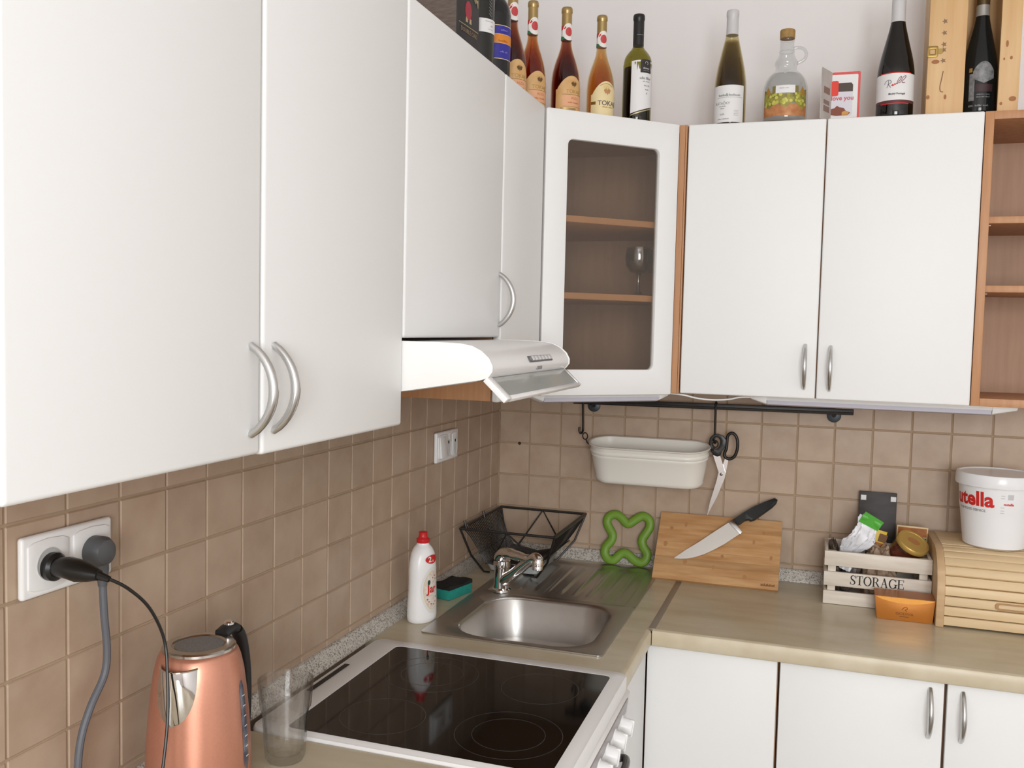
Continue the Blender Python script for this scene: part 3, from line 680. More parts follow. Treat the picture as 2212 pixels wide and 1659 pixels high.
sp_ = thing('sponge', 'teal scouring sponge with black rough top by the sink', 'sponge', (.052, -.515, Z_CT+.0004), math.radians(-14))
m = M().box(-.034, .034, -.052, .052, 0, .026)
obj('foam', m, mat('teal_foam', srgb(34,142,128), .9, noise=(160,.2), bump=(220,.5,.002)), sp_, bevel=.003)
m = M().grid(lambda u, v: (-.0335+.067*u, -.0515+.103*v, .0335+.004*math.sin(7*u+3*v)*math.cos(5*v)+(.006*max(0, u-.1)*max(0, v-.5))), 12, 16)
n_ = len(m.v); m2 = M().add(m.v+[(x, y, .026) for x, y, z in m.v], m.f+[tuple(i+n_ for i in f[::-1]) for f in m.f])
bd_ = [i*16 for i in range(12)]+[11*16+j for j in range(1, 16)]+[i*16+15 for i in range(10, -1, -1)]+[j for j in range(14, 0, -1)]
m2.f += [(bd_[i], bd_[(i+1) % len(bd_)], bd_[(i+1) % len(bd_)]+n_, bd_[i]+n_) for i in range(len(bd_))]
obj('scouring_pad', m2, mat('black_scourer', (.014,.013,.012), .95, bump=(300,.8,.002)), sp_)

# dish rack: flared wire basket on crossed legs over a drip tray
r = thing('dish_rack', 'black wire dish rack in the corner over the drainer', 'dish rack', (.155, -.190, Z_CT+.004))
rx0, rx1, ry0, ry1, zr = -.137, .137, -.178, .172, .139
bx0, bx1, by0, by1, zb = -.098, .098, -.120, .125, .035
wr = .0038
obj('rim', M().tube([(rx0, ry0, zr), (rx1, ry0, zr), (rx1, ry1, zr), (rx0, ry1, zr)], wr, 8, closed=True), black_m, r)
obj('rim_band', M().tube([(rx1-.002, ry0+.01, zr-.001), (rx1-.002, ry1, zr-.001)], .0052, 8), black_m, r)
for sy in (0, 1):
    yr, yb_ = (ry0, by0) if sy == 0 else (ry1, by1); yf = -.100 if sy == 0 else .110
    obj('leg', M().tube([(rx0, yr, zr), (bx0-.016, (yr+yb_)/2, .06), (-.092, yf, .0035), (-.075, yf, .0035)], wr*.85, 8), black_m, r)
    obj('leg', M().tube([(rx1, yr, zr), (bx1+.012, (yr+yb_)/2, .06), (.066, yf, .0035), (.050, yf, .0035)], wr*.85, 8), black_m, r)
    obj('brace', M().tube([(-.06, yb_, zb+.004), (.0, yr, zr), (.07, yb_, zb+.02)], wr*.8, 8), black_m, r)
nw = 26
for i in range(nw):
    y = ry0+.02+(ry1-ry0-.04)*i/(nw-1); yb_ = by0+(by1-by0)*i/(nw-1)
    o = obj('wire', M().tube([(rx0, y, zr), (rx0+.018, y*.9, zr-.028), (bx0, yb_, zb+.028), (bx0+.02, yb_, zb), (0, yb_, zb-.012)], .0017, 5), black_m, r)
    o = obj('wire', M().tube([(rx1, y, zr-.004), (bx1+.012, yb_, zb+.052), (bx1-.01, yb_, zb+.022), (.04, yb_, zb-.004), (0, yb_, zb-.012)], .0017, 5), black_m, r)
for x, z in ((bx0, zb+.028), (bx0+.02, zb), (0, zb-.012), (.04, zb-.004), (bx1, zb+.03)): obj('crossbar', M().tube([(x, by0-.004, z-.002), (x, by1+.004, z-.002)], .0018, 6), black_m, r)
for y in (-.142, -.128, .01): obj('peg', M().tube([(rx0+.004, y, zr-.004), (rx0-.001, y, zr+.016 if y != -.128 else zr+.006)], .004, 8), black_m, r)
tray_m = mat('tray_clear', srgb(196,202,200), .15, spec=.6)
dt = thing('drip_tray', 'pale translucent drip tray under the black dish rack', 'tray', (.142, -.172, Z_CT+.0038))
m = M()
a0 = rrect(-.075, .068, -.083, .10, .012, 4); a1 = rrect(-.088, .080, -.092, .11, .016, 4); a2 = rrect(-.085, .077, -.089, .107, .014, 4); a3 = rrect(-.073, .066, -.081, .098, .011, 4)
for (p_, z), (q_, y) in zip([(a0, 0.001), (a1, .026), (a2, .026), (a3, .003)], [(a1, .026), (a2, .026), (a3, .003)]):
    n = len(p_); m.add([(a, b, z) for a, b in p_]+[(a, b, y) for a, b in q_], [(i, (i+1) % n, n+(i+1) % n, n+i) for i in range(n)])
m.add([(a, b, .003) for a, b in a3], [tuple(range(len(a3)))]); m.add([(a, b, .001) for a, b in a0], [tuple(range(len(a0)))])
obj('pan', m, glassy('tray_plastic', (.80,.83,.82), .10, .08, .8, (.66,.69,.68)), dt, ang=50)

# green trivet leaning on the back wall
TR = [(.428,1.016),(.448,1.031),(.467,1.041),(.486,1.032),(.49,1.011),(.479,.99),(.47,.973),(.474,.954),(.487,.935),(.485,.917),(.472,.907),(.452,.911),(.433,.925),(.417,.93),(.404,.922),(.389,.907),(.371,.908),(.359,.924),(.362,.943),(.377,.962),(.379,.98),(.368,.997),(.359,1.016),(.367,1.033),(.385,1.039),(.401,1.032),(.417,1.018)]
pts = [(x, -.046+(z-.907)*.22, z+.0105) for x, z in TR]
tv = obj('trivet', M().tube(smooth_path(pts, 4, True),   .0132, 12, closed=True, flat=.62, up=(0, -1, .2)), mat('green_silicone', srgb(112,150,48), .45), ang=70)
tag(tv, 'green wavy silicone trivet leaning on the back wall behind the sink', 'trivet')

# ------------------------------------------------------------------ chopping board and knife
bf = Vector((0, -.156, Z_CT+.0071)); be = Vector((0, .6436, .7653)); bn = Vector((0, -.7653, .6436))
def BP(x, s, n): q = bf+be*s+bn*n; return (x, q.y, q.z)
cbd = thing('chopping_board', 'bamboo chopping board leaning against the back wall', 'chopping board', (0, 0, 0))
ns = 9; Wd = .2135
for i in range(ns):
    s0, s1 = Wd*i/ns, Wd*(i+1)/ns-.00015
    m = M().add([BP(x, s, n) for n in (-.011, 0) for x, s in ((.523, s0), (.869, s0), (.869, s1), (.523, s1))], [(0,1,2,3),(7,6,5,4),(0,4,5,1),(1,5,6,2),(2,6,7,3),(3,7,4,0)])
    obj('strip', m, bamboo_m, cbd, smooth=False)
_rn = random.Random(21)
for _x, _s in ((.600, .178), (.560, .163), (.655, .118), (.712, .086), (.795, .140), (.820, .172), (.690, .050), (.610, .058), (.778, .030), (.845, .095), (.548, .110), (.740, .195)):
    _w, _h = _rn.uniform(.004, .007), _rn.uniform(.006, .010)
    obj('node', M().add([BP(_x+_w*math.cos(_a)*_rn.uniform(.7, 1.1), _s+_h*math.sin(_a), .0002) for _a in [_k*PI/5 for _k in range(10)]], [tuple(range(10))]), mat('bamboo_node', srgb(182,134,86), .5, noise=(40,.15)), cbd, smooth=False, merge=False)
_rs = random.Random(9); _ms = M()
for _i in range(13):
    _x = .8225+_i*.0029; _h = _rs.uniform(.005, .0085); _ms.add([BP(_x, .0085, .0006), BP(_x+.0019, .0085, .0006), BP(_x+.0019, .0085+_h, .0006), BP(_x, .0085+_h, .0006)], [(0,1,2,3)])
obj('stamp', _ms, mat('burnt_print', srgb(120,78,42), .7), cbd, smooth=False, merge=False)

kn = thing('chef_knife', 'chef knife with black handle resting on the chopping board', 'knife', (0, 0, 0))
ko = Vector((0, -.1161, Z_CT+.0545)); ke = Vector((0, .50625, .86239)); kn_n = Vector((0, -.86239, .50625))   # the knife leans off the board towards its handle
def BP(x, s, n): q = ko+ke*s+kn_n*n; return (x, q.y, q.z)
bl = [(.5772,.0025),(.6106,.0317),(.6443,.0579),(.6845,.0925),(.724,.1249),(.7595,.0961),(.7159,.059),(.689,.0401),(.6619,.0233),(.6389,.0129),(.6156,.0054),(.5965,.003)]
m = M(); n = len(bl)
m.add([BP(x, s, .0012) for x, s in bl]+[BP(x, s, .0030) for x, s in bl], [tuple(range(n)), tuple(range(2*n-1, n-1, -1))]+[(i, (i+1) % n, n+(i+1) % n, n+i) for i in range(n)])
obj('blade', m, mat('knife_steel', (.80,.785,.74), .42, metal=.9), kn, smooth=False)
bo = [(.7202,.1246),(.7349,.1331),(.7631,.098),(.7561,.0907)]; m = M(); n = 4
m.add([BP(x, s, .0005) for x, s in bo]+[BP(x, s, .0068) for x, s in bo], [(0,1,2,3),(7,6,5,4)]+[(i, (i+1) % n, n+(i+1) % n, n+i) for i in range(n)])
obj('bolster', m, mat('bolster_steel', (.72,.72,.72), .2, metal=1.0), kn, bevel=.0008)
hd = [(.7331,.1309),(.7609,.1551),(.788,.1757),(.82,.194),(.8451,.2066),(.8534,.2021),(.8507,.1915),(.8398,.1776),(.8153,.1549),(.7931,.1349),(.7829,.1314),(.7766,.1344),(.7627,.1295),(.7504,.1171)]
m = M(); n = len(hd); cxh = sum(p[0] for p in hd)/n; csh = sum(p[1] for p in hd)/n
def hl(f, nn): return [BP(x+(cxh-x)*f, s+(csh-s)*f, nn) for x, s in hd]
L4 = [hl(.12, -.0005), hl(0, .003), hl(0, .010), hl(.12, .0135)]
for a, b_ in zip(L4, L4[1:]): m.add(a+b_, [(i, (i+1) % n, n+(i+1) % n, n+i) for i in range(n)])
m.add(L4[0], [tuple(range(n))]); m.add(L4[-1], [tuple(range(n))])
obj('handle', m, mat('knife_handle', (.02,.022,.022), .4), kn, ang=50)

# ------------------------------------------------------------------ rail, hooks, planter, scissors
ra = thing('utensil_rail', 'dark metal utensil rail on the back wall below the cabinets', 'rail', (0, 0, 0))
obj('bar', M().add([(x, y, z+dz) for x, z in ((.250, 1.3905), (1.046, 1.3965)) for y in (-.049, -.041) for dz in (-.0085, .0085)], [(0,1,3,2),(4,6,7,5),(0,4,5,1),(2,3,7,6),(0,2,6,4),(1,5,7,3)]), black_m, ra, bevel=.002)
obj('bar_groove', M().tube([(.252, -.0505, 1.388), (1.044, -.0505, 1.394)], .0022, 8), mat('rail_sheen', (.05,.048,.045), .3), ra)
for x, z in ((.305, 1.382), (.996, 1.387)):
    br = obj('bracket', M().lathe([(.0, 0), (.018, 0), (.019, .002), (.019, .007), (.015, .009), (0, .009)], 24), mat('bracket_grey', srgb(70,78,84), .4, metal=.4), ra, loc=(x, -.0005, z-.006), rot=(PI/2, 0, 0))
    obj('bracket_arm', M().tube([(x, -.004, z-.006), (x, -.03, z-.002), (x, -.047, z+.004)], .006, 8), black_m, ra)
hk = obj('rail_hook', M().tube(smooth_path([(.281, -.036, 1.396), (.281, -.046, 1.402), (.282, -.055, 1.394), (.283, -.054, 1.36), (.284, -.052, 1.315), (.284, -.056, 1.300), (.280, -.064, 1.296), (.276, -.066, 1.304), (.276, -.064, 1.314)], 5), .0034, 8), black_m)
tag(hk, 'black hook at the left end of the rail above the planter', 'hook', 'rail hooks')
hk2 = obj('rail_hook', M().tube(smooth_path([(.674, -.036, 1.400), (.674, -.046, 1.406), (.674, -.056, 1.398), (.674, -.055, 1.36), (.674, -.054, 1.312), (.672, -.056, 1.298), (.676, -.062, 1.290), (.680, -.064, 1.298)], 5), .0034, 8), black_m)
tag(hk2, 'black hook in the middle of the rail with scissors on it', 'hook', 'rail hooks')

pl = thing('planter', 'cream oval metal planter hanging from the rail', 'planter', (.490, -.086, 1.279), rot=(math.radians(9.5), 0, 0))
def stad(hl_, hw, n=12):
    pts = []
    for cx_, a0 in ((hl_-hw, -90), (-(hl_-hw), 90)):
        for i in range(n+1):
            a = math.radians(a0+180*i/n); pts.append((cx_+hw*math.cos(a), hw*math.sin(a)))
    return pts
m = M()
LV = [(.172, .058, -.001), (.1765, .0655, 0), (.1785, .0675, -.002), (.1765, .0655, -.0045), (.1735, .0625, -.006), (.171, .0605, -.016), (.1735, .0632, -.020), (.1735, .0632, -.024), (.1700, .0598, -.029), (.1715, .0612, -.033), (.1690, .0590, -.038), (.1655, .0555, -.060), (.158, .0485, -.100), (.1585, .049, -.104), (.1555, .0462, -.112), (.150, .041, -.1165)]
for (a, b_, z), (c_, d_, y) in zip(LV, LV[1:]):
    p_, q_ = stad(a, b_), stad(c_, d_); n = len(p_); m.add([(x, t, z) for x, t in p_]+[(x, t, y) for x, t in q_], [(i, (i+1) % n, n+(i+1) % n, n+i) for i in range(n)])
m.add([(x, t, -.1165) for x, t in stad(.150, .041)], [tuple(range(26))])
p_, q_ = stad(.172, .058), stad(.150, .041); n = 26
m.add([(x, t, -.001) for x, t in p_]+[(x, t, -.112) for x, t in q_], [(i, (i+1) % n, n+(i+1) % n, n+i) for i in range(n)]); m.add([(x, t, -.112) for x, t in q_], [tuple(range(26))])
obj('tub', m, mat('cream_enamel', srgb(234,230,220), .26), pl, ang=45)
def loop(cx_, r_, ax='x'):
    return smooth_path([(cx_+r_*math.cos(2*PI*i/10), 0, r_*1.35*math.sin(2*PI*i/10)) for i in range(10)], 3, True)
for sx_ in (-1, 1):
    x = sx_*.178
    obj('hanging_ring', M().tube([(x+(.007 if sx_ < 0 else .003)*0+q[0]-0, q[1], q[2]) for q in loop(-sx_*-.012, .0075)], .0018, 6, closed=True), black_m, pl, loc=(0, 0, .012))
    obj('eyelet', M().tube([(x+sx_*.010, 0, .004), (x+sx_*.006, 0, -.008), (x, 0, -.012)], .0022, 6), black_m, pl)

scz = thing('scissors', 'black-handled scissors hanging on the rail hook', 'scissors', (0, 0, 0))
ps = [(.661,1.077),(.668,1.119),(.684,1.18),(.689,1.206),(.671,1.257),(.692,1.253),(.701,1.227),(.708,1.206),(.704,1.186),(.684,1.131)]
def plate_y(poly, y0, y1): return M().prism(poly, 'y', y0, y1)
ssm = mat('scissor_steel', (.78,.76,.76), .22, metal=1.0)
obj('blade', plate_y(ps, -.058, -.0555), ssm, scz, smooth=False)
obj('blade', plate_y([(.663,1.082),(.687,1.135),(.706,1.188),(.709,1.206),(.716,1.25),(.706,1.25),(.694,1.206)], -.0552, -.053), ssm, scz, smooth=False)
obj('pivot', M().lathe([(.0045, 0), (.0045, .002), (.003, .003), (0, .003)], 16), mat('pivot_dark', (.2,.19,.18), .3, metal=1), scz, loc=(.697, -.058, 1.201), rot=(PI/2, 0, 0))
o1 = [(.681,1.317),(.696,1.313),(.708,1.301),(.706,1.281),(.696,1.266),(.693,1.255),(.684,1.251),(.672,1.255),(.662,1.271),(.658,1.288),(.661,1.304),(.669,1.313)]
i1_ = [(.681,1.307),(.687,1.304),(.691,1.297),(.690,1.287),(.687,1.279),(.682,1.274),(.678,1.273),(.672,1.276),(.668,1.284),(.667,1.292),(.669,1.300),(.674,1.306)]
obj('handle_loop', M().ring(o1, i1_, 'y', -.061, -.051), plug_m, scz, bevel=.0015)
l2 = [(.722,1.321),(.734,1.312),(.739,1.293),(.738,1.273),(.731,1.254),(.718,1.246),(.706,1.250),(.703,1.261),(.708,1.276),(.709,1.296),(.711,1.313)]
obj('handle_loop', M().tube(smooth_path([(x, -.054, z) for x, z in l2], 4, True), .0045, 8, closed=True), plug_m, scz, ang=60)

# ------------------------------------------------------------------ right-hand worktop: crate, packets, box, bread bin, tub
SERIF = {'S': None}
def serif_letters(word, h, ox, oz, y, parent, material):
    """upright roman capitals built from thick and thin strokes on the plane y, width follows each letter"""
    tk, tn, sf = .145*h, .05*h, .10*h
    x = ox; w_of = {'S': .56, 'T': .66, 'O': .78, 'R': .74, 'A': .78, 'G': .78, 'E': .66}
    for ch in word:
        w_ = w_of[ch]*h; m = M()
        def bar(x0, z0, x1, z1, t):
            d = Vector((x1-x0, z1-z0)); d.normalize(); nx, nz = -d.y*t/2, d.x*t/2
            m.prism([(x+x0+nx, oz+z0+nz), (x+x1+nx, oz+z1+nz), (x+x1-nx, oz+z1-nz), (x+x0-nx, oz+z0-nz)], 'y', y-.0004, y)
        def stroke(pts, ws):
            P = smooth_path([(a, 0, b) for a, b in pts], 5); n = len(P)
            for i in range(n-1):
                t = i/(n-2) if n > 2 else 0; k_ = t*(len(ws)-1); j = min(int(k_), len(ws)-2); tt = ws[j]+(ws[j+1]-ws[j])*(k_-j)
                a, b = P[i], P[i+1]; e_ = .15
                bar(a[0]-(b[0]-a[0])*e_, a[2]-(b[2]-a[2])*e_, b[0]+(b[0]-a[0])*e_, b[2]+(b[2]-a[2])*e_, tt)
        def stem(xx, z0=0, z1=None, s0=True, s1=True):
            z1 = h if z1 is None else z1; bar(xx, z0, xx, z1, tk)
            if s0: bar(xx-tk/2-sf, z0+tn/2, xx+tk/2+sf, z0+tn/2, tn)
            if s1: bar(xx-tk/2-sf, z1-tn/2, xx+tk/2+sf, z1-tn/2, tn)
        if ch == 'S':
            stroke([(.90*w_, .72*h), (.80*w_, .92*h), (.5*w_, .98*h), (.18*w_, .84*h), (.25*w_, .62*h), (.72*w_, .40*h), (.86*w_, .2*h), (.55*w_, .02*h), (.2*w_, .07*h), (.06*w_, .28*h)], [tn, tn, tk*.8, tk, tk*.8, tn, tn]); bar(.92*w_, .70*h, .92*w_, h, tn); bar(.05*w_, 0, .05*w_, .3*h, tn)
        elif ch == 'T':
            stem(.5*w_, s1=False); bar(.02*w_, h-tn/2, .98*w_, h-tn/2, tn); bar(.04*w_, h, .04*w_, .74*h, tn); bar(.96*w_, h, .96*w_, .74*h, tn)
        elif ch in 'OG':
            n = 20; c_ = [(.5*w_+.43*w_*math.cos(math.radians(40+i*(360 if ch == 'O' else 280)/n)), .5*h+.48*h*math.sin(math.radians(40+i*(360 if ch == 'O' else 280)/n))) for i in range(n+1)]
            for i in range(n):
                a, b = c_[i], c_[i+1]; t = tn+(tk-tn)*abs((a[0]+b[0])/2-.5*w_)/(.43*w_); bar(a[0]-(b[0]-a[0])*.1, a[1]-(b[1]-a[1])*.1, b[0]+(b[0]-a[0])*.1, b[1]+(b[1]-a[1])*.1, t)
            if ch == 'G': stem(.86*w_, 0.06*h, .44*h, s0=False); bar(.88*w_, .70*h, .88*w_, h, tn)
        elif ch == 'R':
            stem(.2*w_); stroke([(.2*w_, .97*h), (.55*w_, .97*h), (.75*w_, .76*h), (.55*w_, .52*h), (.2*w_, .51*h)], [tn, tn, tk, tn, tn]); bar(.5*w_, .52*h, .88*w_, .03*h, tk*.9); bar(.80*w_, tn/2, 1.0*w_, tn/2, tn)
        elif ch == 'A':
            bar(.5*w_, h, .17*w_, 0, tn*1.2); bar(.48*w_, h, .82*w_, 0, tk); bar(.27*w_, .33*h, .7*w_, .33*h, tn); bar(.04*w_, tn/2, .3*w_, tn/2, tn); bar(.66*w_, tn/2, .98*w_, tn/2, tn)
        elif ch == 'E':
            stem(.2*w_); bar(.2*w_, h-tn/2, .9*w_, h-tn/2, tn); bar(.2*w_, tn/2, .92*w_, tn/2, tn); bar(.2*w_, .52*h, .7*w_, .52*h, tn); bar(.89*w_, h, .89*w_, .76*h, tn); bar(.91*w_, 0, .91*w_, .26*h, tn); bar(.69*w_, .40*h, .69*w_, .64*h, tn)
        obj('letter', m, material, parent, smooth=False); x += w_+.07*h

crm = mat('whitewashed_wood', srgb(232,224,212), .7, noise=(12,.1,srgb(208,196,180),6,(.7,6,6)), rnd=.03)
cr = thing('storage_crate', 'whitewashed slatted wooden crate with black lettering', 'crate', (0, 0, Z_CT+.0005))
CX0, CX1, CYf, CYb = .985, 1.246, -.206, -.040
SL = ((.0005, .035), (.049, .086), (.102, .1405))
for z0, z1 in SL:
    f_ = obj('slat', M().box(CX0, CX1, CYf, CYf+.009, z0, z1), crm, cr, bevel=.0012)
    obj('slat', M().box(CX0, CX1, CYb-.009, CYb, z0, z1), crm, cr, bevel=.0012)
    obj('slat', M().box(CX0+.001, CX0+.009, CYf+.0095, CYb-.0095, z0, z1), crm, cr, bevel=.0012); obj('slat', M().box(CX1-.009, CX1-.001, CYf+.0095, CYb-.0095, z0, z1), crm, cr, bevel=.0012)
for x in (CX0+.0095, CX1-.0295):
    for y in (CYf+.0095, CYb-.0295): obj('corner_post', M().box(x, x+.02, y, y+.02, .0, .138), crm, cr, bevel=.001)
obj('bottom_board', M().box(CX0+.01, CX1-.01, CYf+.01, CYb-.01, .0005, .008), crm, cr)
serif_letters('STORAGE', .0243, CX0+.0655, .0572, CYf-.0002, cr, ink_m)

from mathutils import noise as mnoise
def crumple(name, label, cat, loc, sx_, sy_, sz_, material, seed, rot=(0, 0, 0), amp=.3, group=None, nu=40, nv=26):
    m = M(); sv = Vector((seed*3.1, seed*1.7, seed*.9))
    def f(u, v):
        a = 2*PI*u; ph = -PI/2+PI*v; w_ = max(math.cos(ph), .0)**.55; d = Vector((math.cos(a)*w_, math.sin(a)*w_, math.sin(ph)))
        n1 = abs(mnoise.noise(d*2.2+sv)); n2 = abs(mnoise.noise(d*5.0+sv*2)); k_ = 1.12-amp*1.5*n1-amp*.8*n2
        return (sx_*d.x*k_, sy_*d.y*k_, sz_*d.z*(k_ if v > .5 else 1))
    m.grid(f, nu, nv, cu=True)
    return tag(obj(name, m, material, loc=loc, rot=rot, ang=24), label, cat, group)
bagm = mat('white_bag_plastic', (.72,.72,.75), .3); paperm = mat('kraft_paper', srgb(178,152,128), .8, noise=(20,.15))
crumple('paper_bag', 'crumpled brown paper bag in the middle of the crate', 'bag', (1.124, -.135, .975), .044, .052, .078, paperm, 3, amp=.34)
crumple('foil_bag', 'crumpled dark grey foil bag in the crate', 'bag', (1.058, -.120, .990), .024, .040, .078, mat('grey_foil', srgb(120,108,102), .45), 5, rot=(.15, .25, 0), amp=.34)
crumple('packet', 'crumpled dark packet at the left end of the crate', 'packet', (1.013, -.118, .978), .015, .044, .074, mat('dark_packet', srgb(112,98,84), .5, noise=(14,.5,srgb(84,72,60),2)), 11, rot=(.1, -.1, 0), amp=.28)
# white plastic bag with a green rolled top
pb = thing('plastic_bag', 'white plastic bag with green edge sticking out of the crate', 'bag', (1.026, -.158, Z_CT+.088), rot=(.10, math.radians(27), 0))
def bagf(u, v):
    a = 2*PI*u; z = .004+.150*v; w_ = .030-.008*abs(v-.75)*2+.007*math.sin(9*v+2*math.cos(a)); t_ = .015*(1-.75*v)
    d_ = Vector((math.cos(a)*1.6, math.sin(a)*1.6, 3.2*v+7)); q = 1.15-.55*abs(mnoise.noise(d_*1.3))-.3*abs(mnoise.noise(d_*3)); return (w_*math.cos(a)*q, t_*math.sin(a)*(q*1.8-.8)+.006*math.sin(8*v), z)
obj('body', M().grid(bagf, 44, 30, cu=True), bagm, pb, ang=22)
obj('green_edge', M().tube([(-.022, .0, .150), (0, .002, .156), (.026, .0, .151)], .0105, 10, flat=.35, up=(0, 1, 0)).add([(-.024, -.002, .136), (.028, -.002, .138), (.03, -.002, .166), (-.022, -.002, .168), (-.024, .004, .136), (.028, .004, .138), (.03, .004, .166), (-.022, .004, .168)], [(0,1,2,3),(7,6,5,4),(0,4,5,1),(1,5,6,2),(2,6,7,3),(3,7,4,0)]), mat('green_plastic', srgb(78,170,52), .4), pb)
def card(name, label, cat, loc, w_, h_, t_, material, rot, bits=()):
    t = thing(name, label, cat, loc, rot=rot)
    obj('sheet', M().box(-w_/2, w_/2, -t_/2, t_/2, 0, h_), material, t, bevel=.0006)
    for (x0, x1, z0, z1, mm) in bits: obj('print', M().box(x0, x1, -t_/2-.0004, -t_/2+.0002, z0, z1), mm, t)
    return t
yel = mat('yellow_packet', srgb(226,190,56), .4); org = mat('orange_print', srgb(196,120,60), .5, noise=(60,.4)); grn = mat('green_print', srgb(28,120,66), .45)
card('spice_packet', 'yellow spice packet tilted in the crate', 'packet', (1.094, -.112, .985), .045, .108, .004, yel, (.02, math.radians(14), .05), ((-.02, .02, .05, .075, org), (.005, .026, .078, .1, mat('brown_print', srgb(120,80,40), .5)),))
card('soup_packet', 'orange and green food packet at the back right of the crate', 'packet', (1.205, -.058, .965), .078, .132, .006, mat('cream_packet', srgb(226,200,150), .45), (.02, .02, 0), ((-.036, .036, .105, .128, org), (-.015, .036, .083, .102, grn), (-.036, .036, .06, .08, paper_m)))
jr = thing('glass_jar', 'tilted glass jar with gold lid in the crate', 'jar', (1.180, -.138, Z_CT+.128), rot=(math.radians(-2), math.radians(28), math.radians(-10)))
jr.rotation_euler = (math.radians(26), math.radians(25), 0)
obj('glass', M().lathe([(0, -.004), (.036, -.004), (.0405, 0), (.0415, .012), (.0405, .030), (.0385, .042), (.0385, .052)], 32), glassy('jar_glass', (.85,.80,.76), .06, .03), jr, ang=50)
obj('contents', M().lathe([(0, -.001), (.036, 0), (.038, .012), (.037, .032), (0, .033)], 28), mat('jar_contents', srgb(132,62,40), .6, noise=(60,.5,srgb(84,36,24),3)), jr)
lj = obj('lid', M().lathe([(.041, .047), (.0418, .048), (.0418, .058), (.040, .0605), (.033, .0612), (.032, .0602), (0, .0602)], 32), mat('gold_lid', srgb(206,172,96), .35, metal=.45), jr, ang=40)
obj('lid_print', M().lathe([(.014, .0603), (.014, .0606), (0, .0606)], 20, sx=1.2, sy=.8), mat('lid_brown', srgb(170,116,70), .5), lj)

bc = thing('slate_card', 'small dark grey slate leaning on the wall behind the crate', 'board', (1.120, -.012, Z_CT+.0005), rot=(math.radians(-1.2), 0, 0))
bc.location = (1.120, -.026, Z_CT+.0005)
obj('slate', M().box(-.0485, .0485, -.003, .003, 0, .276), mat('dark_slate', srgb(66,62,60), .55, noise=(16,.35,srgb(48,45,44),4,(1,1,3))), bc, bevel=.0008)
for x in (-.037, .040): obj('white_clip', M().box(x-.0075, x+.0065, -.0042, -.003, .252, .266), paper_m, bc, bevel=.0006)

gb = thing('gold_box', 'small gold cardboard chocolate box in front of the crate', 'box', (1.1775, -.290, Z_CT+.0004))
gm = mat('gold_card', srgb(198,126,54), .34, metal=.35); m = M()
m.add([(-.0635, 0, 0), (.0645, 0, 0), (.0645, .064, 0), (-.0635, .064, 0), (-.0695, -.003, .058), (.0690, -.003, .058), (.0690, .068, .058), (-.0695, .068, .058)], [(3,2,1,0),(4,5,6,7),(0,1,5,4),(1,2,6,5),(2,3,7,6),(3,0,4,7)])
obj('carton', m, gm, gb, bevel=.0006)
obj('lid_flap', M().prism([(-.0697, .0582), (.0692, .0582), (.0692, .0590), (-.0697, .0590)], 'y', -.0032, .0682), mat('gold_card_top', srgb(176,112,62), .4, metal=.3), gb)
arc_ = [(-.068+.136*i/14, .0572-.013*math.sin(PI*i/14)**.7) for i in range(15)]
fl = M(); 
def gy(z): return -.003*z/.058
tp_ = [(x, .0580) for x, z in arc_]
fl.add([(x, gy(z)-.0006, z) for x, z in arc_]+[(x, gy(z)-.0006, z) for x, z in tp_], [(i, i+1, 16+i, 15+i) for i in range(14)])
obj('front_flap', fl, mat('gold_card_flap', srgb(232,164,76), .3, metal=.35), gb)
brn = mat('brown_stamp', srgb(128,76,24), .5)
letters('GODIVA', .0095, lambda x, y: (x*1.15, gy(.018+y)-.0008, .018+y), brn, gb, name='lettering'); obj('small_print', M().box(-.011, .010, gy(.011)-.0010, gy(.011)-.0002, .0100, .0118), brn, gb)
obj('emblem', M().tube(smooth_path([(-.006, gy(.03)-.0006, .028), (-.002, gy(.03)-.0006, .034), (.004, gy(.03)-.0006, .036), (.006, gy(.03)-.0006, .031), (.001, gy(.03)-.0006, .029), (.005, gy(.03)-.0006, .025)], 4), .0007, 5), brn, gb)

# bread bin with tambour front
bb = thing('bread_bin', 'pale wooden roll-top bread bin with slatted front', 'bread bin', (0, 0, Z_CT+.0005))
EX0, EX1 = 1.247, 1.655
def tamb(t):   # profile of the roll front (y, z): vertical at the bottom, curling back to the top
    L1, R_ = .075, .098
    if t < L1: return (-.300, .004+t)
    a = (t-L1)/R_
    if a < PI/2: return (-.300+R_*(1-math.cos(a)), .004+L1+R_*math.sin(a))
    return (-.300+R_+(t-L1-R_*PI/2), .004+L1+R_)
prf = [(-.306, 0), (-.306, .08)]+[(-.306+.104*(1-math.cos(a)), .08+.102*math.sin(a)) for a in [i*PI/20 for i in range(1, 11)]]+[(-.030, .182), (-.030, 0)]
for a, b_ in ((EX0, EX0+.018), (EX1-.018, EX1)): obj('end_panel', M().prism(prf, 'x', a, b_), mat('pine_end', srgb(210,180,140), .55, noise=(6,.25,srgb(190,156,114),5,(1,1,8))), bb, bevel=.0012)
obj('knot', M().lathe([(.006, 0), (.006, .001), (0, .0012)], 14, sy=1.6), knot_m, bb, loc=(EX0-.0006, -.285, .022), rot=(0, -PI/2, 0))
obj('back_board', M().box(EX0+.018, EX1-.018, -.040, -.032, .004, .18), pine_m, bb); obj('bottom_board', M().box(EX0+.018, EX1-.018, -.29, -.04, .002, .010), pine_m, bb)
obj('top_board', M().box(EX0+.018, EX1-.018, -.190, -.030, .171, .183), pine_m, bb, bevel=.001)
obj('knot', M().lathe([(.007, 0), (.007, .0006), (0, .0008)], 14, sx=1.7, sy=.6), knot_m, bb, loc=(1.395, -.187, .1828))
pit = .0245; Ltot = .075+.098*PI/2+.012; ns = int(Ltot/pit)+1
